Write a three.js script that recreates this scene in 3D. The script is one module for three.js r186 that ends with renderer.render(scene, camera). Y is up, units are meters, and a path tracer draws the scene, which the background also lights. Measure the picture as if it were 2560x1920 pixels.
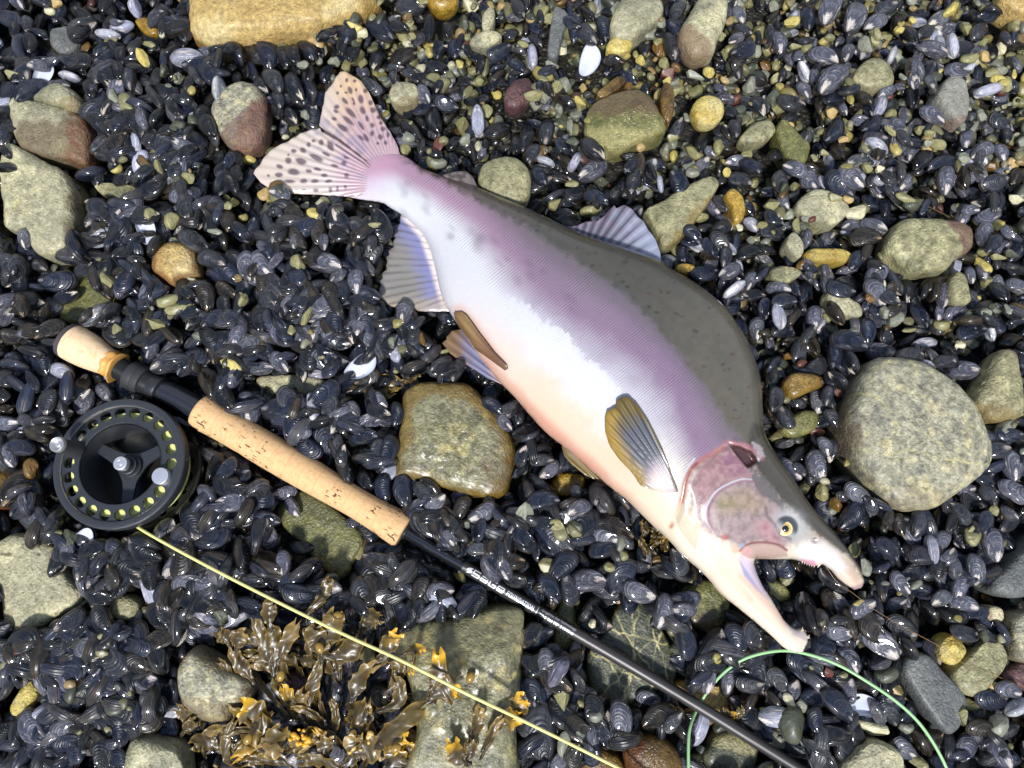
import * as THREE from 'three';
import { mergeGeometries, mergeVertices } from 'three/addons/utils/BufferGeometryUtils.js';

// ------------------------------------------------------------------ camera, sky, sun, exposure
const scene = new THREE.Scene();
const renderer = new THREE.WebGLRenderer({ antialias: true });
renderer.toneMapping = THREE.LinearToneMapping;
renderer.toneMappingExposure = 1.2;
renderer.shadowMap.enabled = true;
renderer.shadowMap.type = THREE.PCFSoftShadowMap;

const IW = 2560, IH = 1920, FOV = 54, CAM_H = 0.58, TILT = 10 * Math.PI / 180;
const camera = new THREE.PerspectiveCamera(FOV, IW / IH, 0.02, 200);
camera.position.set(0, CAM_H, CAM_H * Math.tan(TILT));
camera.lookAt(0, 0, 0);
scene.add(camera);
const FPX = IH / 2 / Math.tan(FOV * Math.PI / 360);

const sun = new THREE.DirectionalLight(0xfffdfa, 3.7);
const SUN_DIR = new THREE.Vector3(-0.10, 1.0, 0.66).normalize();
sun.position.copy(SUN_DIR).multiplyScalar(3);
sun.castShadow = true;
sun.shadow.radius = 12;
sun.shadow.mapSize.set(2048, 2048);
Object.assign(sun.shadow.camera, { left: -0.8, right: 0.8, top: 0.7, bottom: -0.7, near: 0.5, far: 6 });
scene.add(sun); scene.add(sun.target);

// ------------------------------------------------------------------ random numbers and noise
function rng(seed) { let a = seed >>> 0; return () => { a = (a + 0x6D2B79F5) | 0; let t = Math.imul(a ^ (a >>> 15), 1 | a); t = (t + Math.imul(t ^ (t >>> 7), 61 | t)) ^ t; return ((t ^ (t >>> 14)) >>> 0) / 4294967296; }; }
function hash3(x, y, z) { let h = Math.imul(x, 374761393) ^ Math.imul(y, 668265263) ^ Math.imul(z, 2147483647 ^ 0x5bd1e995); h = Math.imul(h ^ (h >>> 13), 1274126177); h ^= h >>> 16; return (h >>> 0) / 4294967296; }
function noise(x, y, z) {                       // value noise, -1..1
  const xi = Math.floor(x), yi = Math.floor(y), zi = Math.floor(z), xf = x - xi, yf = y - yi, zf = z - zi;
  const u = xf * xf * (3 - 2 * xf), v = yf * yf * (3 - 2 * yf), w = zf * zf * (3 - 2 * zf), L = (a, b, t) => a + (b - a) * t;
  const c = (i, j, k) => hash3(xi + i, yi + j, zi + k);
  return 2 * L(L(L(c(0, 0, 0), c(1, 0, 0), u), L(c(0, 1, 0), c(1, 1, 0), u), v), L(L(c(0, 0, 1), c(1, 0, 1), u), L(c(0, 1, 1), c(1, 1, 1), u), v), w) - 1;
}
function fbm(x, y, z, o = 4) { let s = 0, a = 0.5, n = 0; for (let i = 0; i < o; i++) { s += a * noise(x, y, z); n += a; a *= 0.5; x = x * 2.03 + 11.3; y = y * 2.03 + 5.7; z = z * 2.03 + 3.1; } return s / n; }
const clamp = (x, a = 0, b = 1) => Math.min(b, Math.max(a, x)), lerp = (a, b, t) => a + (b - a) * t;
const smooth = (a, b, x) => { const t = clamp((x - a) / (b - a)); return t * t * (3 - 2 * t); };
const s2l = (c) => c <= 0.04045 ? c / 12.92 : Math.pow((c + 0.055) / 1.055, 2.4);
const lin = (r, g, b, k = 1) => [s2l(r / 255) * k, s2l(g / 255) * k, s2l(b / 255) * k];
const mix3 = (a, b, t) => [a[0] + (b[0] - a[0]) * t, a[1] + (b[1] - a[1]) * t, a[2] + (b[2] - a[2]) * t];

// sky: blue overhead, paling to a bright hazy horizon, with scattered clouds, brightest round the sun
{
  const W = 512, H = 256, d = new Float32Array(W * H * 4);
  for (let j = 0; j < H; j++) for (let i = 0; i < W; i++) {
    const el = ((j + 0.5) / H - 0.5) * Math.PI, az = ((i + 0.5) / W - 0.5) * 2 * Math.PI;   // row 0 is the bottom
    const y = Math.sin(el), c = Math.cos(el), x = Math.cos(az) * c, z = Math.sin(az) * c;
    const n = fbm(x * 2.1 + 4, y * 2.1, z * 2.1 + 9, 5), cloud = smooth(0.02, 0.30, n);
    const toSun = Math.max(0, x * SUN_DIR.x + y * SUN_DIR.y + z * SUN_DIR.z);
    const haze = Math.pow(1 - Math.max(0, y), 2.4), blue = mix3([0.10, 0.19, 0.38], [0.92, 0.96, 1.0], haze), white = [0.95, 0.99, 1.05];
    let k = (0.50 + 0.95 * Math.pow(toSun, 6)) * (0.85 + 0.6 * n), col = mix3(blue, white.map((v) => v * k), cloud);
    if (el < 0) col = [0.10, 0.10, 0.09];
    d.set([...col, 1], (j * W + i) * 4);
  }
  const t = new THREE.DataTexture(d, W, H, THREE.RGBAFormat, THREE.FloatType);
  t.mapping = THREE.EquirectangularReflectionMapping; t.magFilter = t.minFilter = THREE.LinearFilter; t.needsUpdate = true;
  scene.background = t; scene.environment = t; 
}

// ------------------------------------------------------------------ helpers: pixels of the photograph to points of the beach
const camP = camera.position.clone(), ct = Math.cos(TILT), st = Math.sin(TILT);
function at(px, py, h = 0) {
  const u = (px - IW / 2) / FPX, v = (IH / 2 - py) / FPX;
  const dx = u, dy = -ct + v * st, dz = -st - v * ct, t = (h - camP.y) / dy;
  return new THREE.Vector3(camP.x + dx * t, h, camP.z + dz * t);
}
function pix(x, y, z) {
  const dx = x - camP.x, dy = y - camP.y, dz = z - camP.z, dep = -dy * ct - dz * st;
  return [IW / 2 + FPX * dx / dep, IH / 2 - FPX * (dy * st - dz * ct) / dep, dep];
}
const mpp = (h = 0.02) => (CAM_H - h) / ct / FPX;          // metres per pixel about the middle of the frame
const pts = (s, k = 1, ox = 0, oy = 0) => s.trim().split(/\s+/).map((p) => p.split(',').map(Number)).map(([x, y]) => [x / k + ox, y / k + oy]);
function spline2(p, n, closed = false) {                      // Catmull-Rom through 2D points
  const c = new THREE.CatmullRomCurve3(p.map(([x, y]) => new THREE.Vector3(x, y, 0)), closed, 'centripetal');
  return c.getPoints(n).map((v) => [v.x, v.y]);
}
function polySD(poly, x, y) {                                 // signed distance, positive inside
  let d = 1e9, inside = false;
  for (let i = 0, j = poly.length - 1; i < poly.length; j = i++) {
    const [ax, ay] = poly[j], [bx, by] = poly[i], ex = bx - ax, ey = by - ay, wx = x - ax, wy = y - ay;
    const t = clamp((wx * ex + wy * ey) / (ex * ex + ey * ey + 1e-20)), qx = wx - ex * t, qy = wy - ey * t;
    d = Math.min(d, qx * qx + qy * qy);
    if ((ay > y) !== (by > y) && x < ex * (y - ay) / ey + ax) inside = !inside;
  }
  return (inside ? 1 : -1) * Math.sqrt(d);
}
function lineD(line, x, y) {                                  // [distance, share along, signed distance] to an open polyline
  let best = 1e18, at = 0, sg = 1;
  for (let i = 0; i < line.length - 1; i++) {
    const [ax, ay] = line[i], [bx, by] = line[i + 1], ex = bx - ax, ey = by - ay, wx = x - ax, wy = y - ay;
    const t = clamp((wx * ex + wy * ey) / (ex * ex + ey * ey + 1e-20)), qx = wx - ex * t, qy = wy - ey * t, q = qx * qx + qy * qy;
    if (q < best) { best = q; at = (i + t) / (line.length - 1); sg = Math.sign(ex * wy - ey * wx) || 1; }
  }
  return [Math.sqrt(best), at, sg * Math.sqrt(best)];
}
const used = new Map();
function numbered(name) { const n = used.get(name) ?? 0; used.set(name, n + 1); return n ? `${name}_${String(n).padStart(3, '0')}` : name; }
function tag(o, label, category, group, kind) {
  if (label) o.userData.label = label;
  if (category) o.userData.category = category;
  if (group) o.userData.group = group;
  if (kind) o.userData.kind = kind;
  return o;
}
function mesh(name, g, m, parent = scene) {
  const o = new THREE.Mesh(g, m); o.name = parent === scene ? numbered(name) : name; o.castShadow = o.receiveShadow = true; parent.add(o); return o;
}
function thing(name, label, category, pos, group) {
  const o = new THREE.Group(); o.name = numbered(name); scene.add(o); if (pos) o.position.copy(pos);
  return tag(o, label, category, group);
}
function geo(pos, idx, extra = {}) {
  const g = new THREE.BufferGeometry();
  g.setAttribute('position', new THREE.Float32BufferAttribute(pos, 3));
  if (extra.uv) g.setAttribute('uv', new THREE.Float32BufferAttribute(extra.uv, 2));
  if (extra.color) g.setAttribute('color', new THREE.Float32BufferAttribute(extra.color, 3));
  g.setIndex(idx); g.computeVertexNormals(); return g;
}
function dataTex(W, H, fn, { srgb = false, repeat = true } = {}) {
  const d = new Uint8Array(W * H * 4);
  const enc = (v) => 255 * (v <= 0.0031308 ? v * 12.92 : 1.055 * Math.pow(v, 1 / 2.4) - 0.055);
  for (let j = 0; j < H; j++) for (let i = 0; i < W; i++) {
    const c = fn(i / W, j / H, i, j), o = (j * W + i) * 4;
    for (let k = 0; k < 3; k++) d[o + k] = clamp(Math.round(srgb ? enc(clamp(c[k])) : c[k] * 255), 0, 255);
    d[o + 3] = 255;
  }
  const t = new THREE.DataTexture(d, W, H); t.magFilter = THREE.LinearFilter; t.minFilter = THREE.LinearMipmapLinearFilter; t.generateMipmaps = true;
  if (repeat) t.wrapS = t.wrapT = THREE.RepeatWrapping;
  if (srgb) t.colorSpace = THREE.SRGBColorSpace;
  t.needsUpdate = true; return t;
}

// ------------------------------------------------------------------ the ground, and how high the bed stands on it
const grit = dataTex(512, 512, (u, v) => {                     // tiling grain used as bump and as a tone
  const tile = (f, s) => { const a = u * f, b = v * f, x0 = noise(a, b, s), x1 = noise(a - f, b, s), y0 = noise(a, b - f, s), xy = noise(a - f, b - f, s); return lerp(lerp(x0, x1, u), lerp(y0, xy, u), v); };
  const n = 0.5 + 0.30 * tile(96, 1) + 0.22 * tile(40, 2) + 0.18 * tile(190, 3); return [n, n, n];
});
{
  const n = 120, S = 60, pos = [], idx = [], col = [], uv = [];
  for (let j = 0; j <= n; j++) for (let i = 0; i <= n; i++) {
    const f = (t) => Math.sign(t) * Math.pow(Math.abs(t), 3), x = f(i / n * 2 - 1) * S, z = f(j / n * 2 - 1) * S, k = fbm(x * 30, 1, z * 30, 4);
    pos.push(x, 0.0012 * k - 0.003, z); uv.push(x * 4, z * 4); col.push(0.016 + 0.008 * k, 0.0145 + 0.007 * k, 0.0095 + 0.004 * k);
    if (i < n && j < n) { const a = j * (n + 1) + i; idx.push(a, a + n + 1, a + 1, a + 1, a + n + 1, a + n + 2); }
  }
  tag(mesh('ground', geo(pos, idx, { uv, color: col }), new THREE.MeshStandardMaterial({ vertexColors: true, roughness: 0.55, bumpMap: grit, bumpScale: 0.003 })), null, null, null, 'structure');
}
const HC = 0.002, HX0 = -0.72, HZ0 = -0.62, HNX = 720, HNZ = 600, field = new Float32Array(HNX * HNZ);
const hAt = (x, z) => { const i = Math.floor((x - HX0) / HC), j = Math.floor((z - HZ0) / HC); return i < 0 || j < 0 || i >= HNX || j >= HNZ ? 0 : field[j * HNX + i]; };
function overField(x, z, R, fn) {
  const i0 = Math.max(0, Math.floor((x - R - HX0) / HC)), i1 = Math.min(HNX - 1, Math.ceil((x + R - HX0) / HC)), j0 = Math.max(0, Math.floor((z - R - HZ0) / HC)), j1 = Math.min(HNZ - 1, Math.ceil((z + R - HZ0) / HC));
  for (let j = j0; j <= j1; j++) for (let i = i0; i <= i1; i++) fn(HX0 + (i + 0.5) * HC, HZ0 + (j + 0.5) * HC, j * HNX + i);
}
// ------------------------------------------------------------------ stones
// tones: base, second tone, speck, edge stain; linear colours of the wet or drying rock itself
const TONE = {
  tan:    { a: [186, 160, 98], b: [150, 108, 52], c: [205, 190, 135], f: 26, sp: 0.30, rough: 0.6 },
  olive:  { a: [150, 147, 110], b: [112, 112, 80], c: [188, 184, 136], f: 55, sp: 0.34, rough: 0.55 },
  pale:   { a: [168, 165, 132], b: [128, 128, 102], c: [200, 196, 152], f: 40, sp: 0.26, rough: 0.6 },
  moss:   { a: [112, 112, 64], b: [80, 84, 42], c: [150, 146, 92], f: 45, sp: 0.30, rough: 0.4 },
  grey:   { a: [140, 140, 126], b: [112, 114, 104], c: [160, 160, 146], f: 70, sp: 0.18, rough: 0.62 },
  rough:  { a: [160, 158, 132], b: [122, 122, 108], c: [198, 190, 142], f: 120, sp: 0.42, rough: 0.6 },
  wet:    { a: [126, 124, 90], b: [92, 92, 66], c: [172, 162, 104], f: 95, sp: 0.40, rough: 0.42 },
  dark:   { a: [74, 78, 60], b: [54, 58, 46], c: [104, 106, 78], f: 60, sp: 0.30, rough: 0.42 },
  slate:  { a: [104, 108, 104], b: [86, 90, 90], c: [122, 124, 118], f: 60, sp: 0.15, rough: 0.5 },
  brown:  { a: [104, 80, 36], b: [64, 44, 20], c: [148, 122, 62], f: 50, sp: 0.35, rough: 0.3 },
  gold:   { a: [150, 118, 34], b: [100, 76, 16], c: [188, 158, 70], f: 40, sp: 0.30, rough: 0.3 },
  yellow: { a: [198, 180, 96], b: [168, 140, 54], c: [216, 204, 140], f: 60, sp: 0.22, rough: 0.55 },
  cream:  { a: [206, 198, 156], b: [178, 166, 112], c: [222, 216, 184], f: 60, sp: 0.16, rough: 0.6 },
  orange: { a: [190, 128, 62], b: [140, 80, 34], c: [214, 172, 112], f: 60, sp: 0.3, rough: 0.5 },
  red:    { a: [92, 52, 46], b: [60, 34, 32], c: [128, 84, 74], f: 60, sp: 0.3, rough: 0.45 },
  plum:   { a: [96, 68, 66], b: [66, 46, 48], c: [140, 122, 112], f: 60, sp: 0.35, rough: 0.5 },
};
for (const t of Object.values(TONE)) for (const k of 'abc') t[k] = lin(t[k][0] * 1.02, t[k][1] * 1.01, t[k][2] * 1.05, 0.98);
const STAIN_SHADE = { rust: lin(112, 58, 34), plum: lin(98, 52, 56), gold: lin(122, 92, 14), brown: lin(72, 44, 14), dark: lin(44, 42, 30), pale: lin(196, 186, 132), black: lin(24, 22, 18) };
const grain = dataTex(512, 512, (u, v, i, j) => { const a = noise(u * 128, v * 128, 1), b = noise(u * 256, v * 256, 2), k = 0.86 + 0.16 * a + 0.16 * b + (hash3(i >> 1, j >> 1, 3) > 0.985 ? 0.3 : 0) - (hash3(i >> 1, j >> 1, 4) > 0.975 ? 0.35 : 0); return [k * 1.01, k, k * 0.96]; }, { srgb: true });
const stoneMats = {};
function stoneMat(rough) {
  return stoneMats[rough] ??= new THREE.MeshPhysicalMaterial({ vertexColors: true, roughness: rough, map: grain, bumpMap: grit, bumpScale: 0.0010, clearcoat: rough < 0.5 ? 0.5 : 0.14, clearcoatRoughness: 0.28, specularIntensity: 0.7 });
}
function rockColor(T, o, x, y, z, nx, ny, nz, lx, lz, rim) {
  const s = o.seed * 7.13, f = T.f;
  let n = fbm(x * f + s, y * f, z * f - s, 4), c = mix3(T.a, T.b, smooth(0.0, 0.45, n) * 0.85);
  c = mix3(c, T.c, smooth(0.02, 0.5, fbm(x * f * 1.3 - s, y * f * 1.3 + 9, z * f * 1.3, 4)) * 0.8);
  const g = noise(x * 640 + s, y * 640, z * 640) * 0.6 + noise(x * 330, y * 330 + s, z * 330) * 0.6;
  const k = 1 + T.sp * 1.5 * g; c = [c[0] * k, c[1] * k, c[2] * k];
  if (o.veins) for (let v = 0; v < o.veins; v++) {              // pale mineral veins: thin sheets through the rock
    const a = hash3(o.seed, v, 3) * 6.28, d = (hash3(o.seed, v, 4) - 0.5) * 0.05, w = Math.abs(lx * Math.cos(a) + lz * Math.sin(a) - d + 0.006 * fbm(x * 70 + v * 5, y * 70, z * 70, 3));
    c = mix3(c, STAIN_SHADE.pale, (1 - smooth(0.0002, 0.0009, w)) * (0.35 + 0.65 * smooth(-0.2, 0.3, noise(x * 90, v, z * 90))) * 0.85);
  }
  for (const [kind, ax, az, d0, amt] of o.stainsShade ?? []) {        // a stain, on the seaweed block also painted shade, on the side (ax, az), from the share d0 of the radius outward, ragged
    const share = (lx * ax + lz * az) / (o.R * Math.hypot(ax, az) || 1), r = ax || az ? share : rim;
    const e = r - d0 + 0.15 + 0.30 * fbm(x * 60 + s, y * 60, z * 60 + 4, 4);
    c = mix3(c, STAIN_SHADE[kind], smooth(-0.02, 0.13, e) * (amt ?? 0.8) * (0.72 + 0.28 * g));
  }
  if (o.pits) { const p = noise(x * 150 + s, y * 150, z * 150); if (p > 0.78) c = mix3(c, STAIN_SHADE.dark, smooth(0.78, 0.9, p) * 0.8); }
  return c;
}
const stones = [];          // landmarks for labels: { px, py, r, lm }
function stone(lm, label, poly, tone, o = {}) {
  const h = (o.h ?? 30) / 1000, seed = o.seed ?? stones.length + 3; o.seed = seed;
  let P = poly; if (typeof P === 'string') P = pts(P);
  const rp = Math.sqrt(Math.abs(P.reduce((s, [x, y], i) => { const [u, v] = P[(i + 1) % P.length]; return s + x * v - u * y; }, 0)) / 6.2832) * mpp(), y0 = o.y0 ?? Math.max(h * 0.42, h - rp * (o.round ?? 0.66));
  const W = spline2(P, 160, true).map(([x, y]) => { const v = at(x, y, y0); return [v.x, v.z]; });
  let cx = 0, cz = 0; for (const [x, z] of W) { cx += x / W.length; cz += z / W.length; }
  const big = Math.max(...W.map(([x, z]) => Math.hypot(x - cx, z - cz))); o.R = big;
  const NA = big > 0.03 ? 230 : big > 0.015 ? 128 : 64, NB = big > 0.03 ? 120 : big > 0.015 ? 70 : 36;
  const rad = new Float32Array(NA);
  for (let a = 0; a < NA; a++) {                                 // the outline's radius in each direction
    const th = a / NA * 2 * Math.PI, dx = Math.cos(th), dz = Math.sin(th); let best = 0;
    for (let i = 0; i < W.length; i++) {
      const [ax, az] = W[i], [bx, bz] = W[(i + 1) % W.length], ex = bx - ax, ez = bz - az, den = dx * ez - dz * ex; if (Math.abs(den) < 1e-12) continue;
      const t = ((ax - cx) * ez - (az - cz) * ex) / den, q = ((ax - cx) * dz - (az - cz) * dx) / den;
      if (t > best && q >= -1e-6 && q <= 1 + 1e-6) best = t;
    }
    rad[a] = best || big * 0.6;
  }
  const e = o.e ?? 0.6, planes = [], R = rng(seed * 977);
  for (let i = 0; i < (o.facets ?? 0); i++) { const a = R() * 6.28, t = 0.15 + 0.75 * R(); planes.push([Math.cos(a) * t, 1 - 0.5 * t, Math.sin(a) * t, 0.80 + 0.12 * R()]); }
  for (const p of o.cuts ?? []) planes.push(p);
  const pos = [], idx = [], uv = [], arc = new Float32Array(NA + 1);
  for (let b = 0; b <= NB; b++) {
    const NT = Math.round(NB * 0.74), dn = b > NT;
    const q0 = b / NT, arc0 = 0, rr = dn ? Math.pow(Math.cos((b - NT) / (NB - NT) * 1.2), e) : 1 - Math.pow(1 - q0, 1.35), ca = dn ? Math.cos((b - NT) / (NB - NT) * 1.2) : Math.pow(rr, 1 / e), sa = (dn ? -1 : 1) * Math.sqrt(Math.max(0, 1 - ca * ca)), hy = Math.sign(sa) * Math.pow(Math.abs(sa), o.eh ?? e);
    for (let a = 0; a <= NA; a++) {
      const th = (a % NA) / NA * 2 * Math.PI, r = rad[a % NA] * rr;
      let x = Math.cos(th) * r, z = Math.sin(th) * r, y = hy * (hy > 0 ? h - y0 : Math.min(y0 + 0.006, Math.max(0.02, (h - y0) * 1.3)));
      if (hy > 0) y *= 1 + (o.tx ?? 0) * x / big + (o.tz ?? 0) * z / big;
      for (const [nx, ny, nz, dd] of planes) {
        const l = Math.hypot(nx / big, ny / (h - y0), nz / big), q = (x / big) * nx + (y / (h - y0)) * ny + (z / big) * nz - dd * Math.hypot(nx, ny, nz);
        if (q > 0) { const k = q / (nx * nx + ny * ny + nz * nz); x -= nx * k * big; y -= ny * k * (h - y0); z -= nz * k * big; }
      }
      const am = (o.bump ?? 1) * Math.min(0.0022, big * 0.055), n = fbm(x * 45 + seed * 3.7, y * 45, z * 45, 4) + 0.35 * fbm(x * 170 + seed, y * 170, z * 170, 3);
      const L = Math.hypot(x, y, z) || 1; x += x / L * n * am; y += y / L * n * am * 1.2; z += z / L * n * am;
      pos.push(x, y, z); if (b) { const q = pos.length - 3 - (NA + 1) * 3; arc[a] += Math.hypot(x - pos[q], y - pos[q + 1], z - pos[q + 2]); } uv.push(Math.cos(th) * arc[a] * 9, Math.sin(th) * arc[a] * 9);
      if (b < NB && a < NA) { const p = b * (NA + 1) + a, q = p + NA + 1; idx.push(p, p + 1, q, p + 1, q + 1, q); }
    }
  }
  const T = TONE[tone], g = geo(pos, idx, { uv }), N = g.attributes.normal, col = [];
  for (let b = 0; b <= NB; b++) {                                 // close the seam's normals
    const p = b * (NA + 1), q = p + NA; const v = new THREE.Vector3(N.getX(p) + N.getX(q), N.getY(p) + N.getY(q), N.getZ(p) + N.getZ(q)).normalize();
    N.setXYZ(p, v.x, v.y, v.z); N.setXYZ(q, v.x, v.y, v.z);
  }
  for (let i = 0; i < pos.length / 3; i++) {
    const x = pos[i * 3], y = pos[i * 3 + 1], z = pos[i * 3 + 2], a = Math.round(((Math.atan2(z, x) / 2 / Math.PI + 1) % 1) * NA) % NA;
    col.push(...rockColor(T, o, x, y, z, N.getX(i), N.getY(i), N.getZ(i), x, z, Math.hypot(x, z) / rad[a]).map((v) => clamp(v, 0.004, 0.9)));
  }
  g.setAttribute('color', new THREE.Float32BufferAttribute(col, 3));
  const m = mesh(o.name ?? (big < 0.02 ? 'pebble' : 'stone'), g, stoneMat(o.rough ?? T.rough)); m.position.set(cx, y0, cz);
  tag(m, label, o.cat ?? (big < 0.02 ? 'pebble' : 'stone'), o.group);
  overField(cx, cz, big * 1.02, (x, z, k) => {                    // the stone raises the bed's height field
    const a = Math.round(((Math.atan2(z - cz, x - cx) / 2 / Math.PI + 1) % 1) * NA) % NA, d = Math.hypot(x - cx, z - cz) / rad[a];
    if (d < 1) field[k] = Math.max(field[k], y0 + (h - y0) * Math.pow(Math.max(0, 1 - Math.pow(d, 2 / e)), e / 2) * 0.92);
  });
  const pp = P.reduce((s, [x, y]) => [s[0] + x / P.length, s[1] + y / P.length], [0, 0]);
  const s = { px: pp[0], py: pp[1], r: Math.max(...P.map(([x, y]) => Math.hypot(x - pp[0], y - pp[1]))), lm, poly: P, cx, cz, rad, NA, h };
  stones.push(s); return s;
}
const ell = (cx, cy, rx, ry, rot = 0, k = 0.06, seed = 1) => Array.from({ length: 12 }, (_, i) => { const t = i / 12 * 6.2832, w = 1 + k * (hash3(seed, i, 5) * 2 - 1) * 1.6, x = Math.cos(t) * rx * w, y = Math.sin(t) * ry * w, c = Math.cos(rot * Math.PI / 180), s = Math.sin(rot * Math.PI / 180); return [cx + x * c - y * s, cy + x * s + y * c]; });

stone('the big tan boulder', 'big tan sandstone boulder cut off by the top edge of the photo', '500,0 490,60 494,112 515,128 560,143 600,138 680,132 760,120 820,110 880,88 930,62 960,40 938,18 890,-40 700,-80 540,-60', 'tan', { h: 52, e: 0.5, stainsShade: [['rust', -0.6, 1, 0.78, 0.7], ['gold', 1, 0.2, 0.86, 0.7]], seed: 5, name: 'boulder', cat: 'boulder' });
stone('the grey angular stone at upper left', 'dark grey angular stone with sharp facets near the top left corner', '133,80 150,74 178,70 206,102 190,130 165,140 145,132 131,115', 'slate', { h: 34, e: 0.8, facets: 6 });
stone('the shiny gold pebble', 'shiny golden brown pebble left of the big tan boulder', '340,55 370,48 393,68 398,88 375,92 350,74', 'gold', { h: 30 });
stone('the pale nub on the brown block', 'pale olive stone resting on the top edge of the brown block', '100,265 125,240 160,224 188,232 218,262 221,282 198,296 168,286 128,274', 'pale', { h: 48, y0: 0.03, e: 0.7, stainsShade: [['gold', 0.6, 1, 0.55, 0.6]] });
stone('the brown block', 'long brown block stone with rounded left end and wet rusty side', '46,285 55,268 75,262 102,270 150,280 225,312 238,330 236,400 226,420 180,412 100,396 65,372 52,325', 'pale', { h: 42, e: 0.42, stainsShade: [['brown', 0.35, 1, 0.12, 0.88], ['rust', 1, 0.3, 0.55, 0.7]], tz: -0.3 });
stone('the grey slab at the left edge', 'big grey slab with pale streaks and ragged brown right side, left edge', '40,386 56,380 104,405 152,430 182,442 202,475 215,502 214,548 206,640 182,652 122,650 106,622 98,592 52,590 40,530 34,470 32,430', 'pale', { h: 40, e: 0.34, veins: 4, stainsShade: [['brown', 1, 0, 0.62, 0.85]], rough: 0.5 });
stone('the thin flat stone beside the slab', 'thin flat olive stone lying to the right of the grey slab', '243,470 262,464 330,468 378,478 382,500 350,508 262,492', 'olive', { h: 26, e: 0.4, stainsShade: [['brown', 0, 1, 0.5, 0.7]] });
stone('the oval stone with purple side', 'oval grey stone with a rusty purple lower side left of the fish tail', '535,290 546,258 575,230 612,216 646,223 670,250 676,292 672,342 655,375 620,389 586,380 556,346 539,316', 'rough', { h: 42, e: 0.62, stainsShade: [['plum', 0.75, 0.9, 0.22, 0.85], ['rust', 0.8, 0.4, 0.42, 0.5]] });
stone('the orange stone', 'rounded orange tan stone with dark pits among black mussels', '385,665 394,630 420,612 452,612 486,622 496,650 500,690 480,697 456,702 440,718 410,702 388,687', 'tan', { h: 40, e: 0.7, pits: 1, stainsShade: [['rust', 0, 0, 0.8, 0.7]] });
stone('the sunken flat stone', 'flat olive stone sunk between mussels above the rod butt', '160,762 175,720 205,694 242,704 260,728 292,742 304,770 290,792 242,802 200,816 165,802', 'moss', { h: 17, e: 0.3, bump: 0.6 });
stone('the pale flat stone above the handle', 'pale green flat stone half hidden by mussels above the cork handle', '648,950 700,940 780,945 824,960 800,986 730,993 664,982', 'pale', { h: 22, e: 0.4 });
stone('the big square stone', 'big square olive stone with wet golden edges below the fish belly', '1016,992 1040,972 1080,960 1150,962 1182,971 1210,1000 1240,1035 1266,1070 1286,1100 1291,1130 1279,1200 1266,1236 1240,1250 1180,1241 1120,1226 1060,1206 1000,1196 995,1178 1000,1110 1010,1050', 'wet', { h: 44, name: 'stone', e: 0.28, eh: 0.4, stainsShade: [['gold', 0, 0, 0.86, 0.85], ['brown', 1, 0.35, 0.62, 0.55], ['gold', 0.2, 1, 0.78, 0.7]], tz: -0.12, seed: 21 });
stone('the wedge stone under the handle', 'wedge shaped mossy stone with a dark rim under the cork handle', '700,1280 720,1250 760,1228 812,1244 862,1290 906,1330 913,1352 890,1402 870,1442 846,1446 800,1412 760,1362 716,1322', 'moss', { h: 15, e: 0.3, stainsShade: [['rust', -0.5, 1, 0.6, 0.7], ['dark', 0.2, -1, 0.3, 0.5]] });
stone('the flat olive stone below the reel', 'flat pale olive stone with a pointed lower tip below the reel', '20,1402 30,1352 60,1336 100,1338 152,1355 190,1380 186,1412 230,1476 226,1502 180,1530 130,1560 80,1588 56,1582 45,1540 35,1472 22,1442', 'pale', { h: 32, e: 0.3, pits: 1 });
stone('the round olive pebble', 'round olive pebble with a tiny rust spot below the reel', ell(315, 1519, 38, 32, 10, 0.04, 2), 'olive', { h: 34, e: 0.8 });
stone('the small olive pebble', 'small olive pebble touching the round olive one', ell(371, 1531, 22, 17, 10, 0.04, 3), 'moss', { h: 30, e: 0.8 });
stone('the speckled stone by the seaweed', 'grey speckled stone with a tan vein left of the seaweed', '460,1660 475,1630 490,1614 530,1635 582,1665 640,1700 632,1740 602,1762 580,1800 540,1802 490,1776 462,1732 454,1692', 'rough', { h: 44, e: 0.55, veins: 1, stainsShade: [['gold', -0.2, 1, 0.42, 0.5], ['brown', 0, 0, 0.9, 0.6]] });
stone('the yellow pebble at lower left', 'yellow rounded pebble tilted among mussels at the lower left', '30,1770 45,1740 70,1705 88,1697 101,1720 86,1760 60,1786 39,1790', 'yellow', { h: 38, e: 0.75 });
stone('the bottom edge stone', 'pale olive stone cut off by the bottom edge left of the seaweed', '335,1862 350,1834 402,1840 452,1862 470,1920 464,1980 330,1980 325,1900', 'pale', { h: 42, e: 0.5, facets: 3 });
stone('the big block under the seaweed', 'big olive block stone with a flat top under the seaweed', '985,1580 1040,1546 1120,1536 1304,1517 1309,1562 1304,1700 1292,1800 1286,1980 1010,1980 1048,1800 1030,1700', 'wet', { h: 50, e: 0.26, eh: 0.36, seed: 33, stainsShade: [['gold', 1, 0, 0.88, 0.6], ['dark', -0.2, -1, 0.72, 0.75]], cuts: [[-0.15, 0.55, -0.85, 0.72], [0.9, 0.5, 0, 0.82]] });  // dark tone on the upper slanted face is painted shade
stone('the dark veined stone', 'dark green grey flat stone with pale veins under the rod', '1523,1544 1540,1515 1580,1499 1612,1508 1642,1550 1666,1600 1686,1650 1686,1682 1666,1706 1640,1721 1590,1746 1550,1761 1510,1756 1480,1726 1467,1690 1470,1630 1498,1580', 'dark', { h: 18, e: 0.3, veins: 9, seed: 41 });
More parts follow.
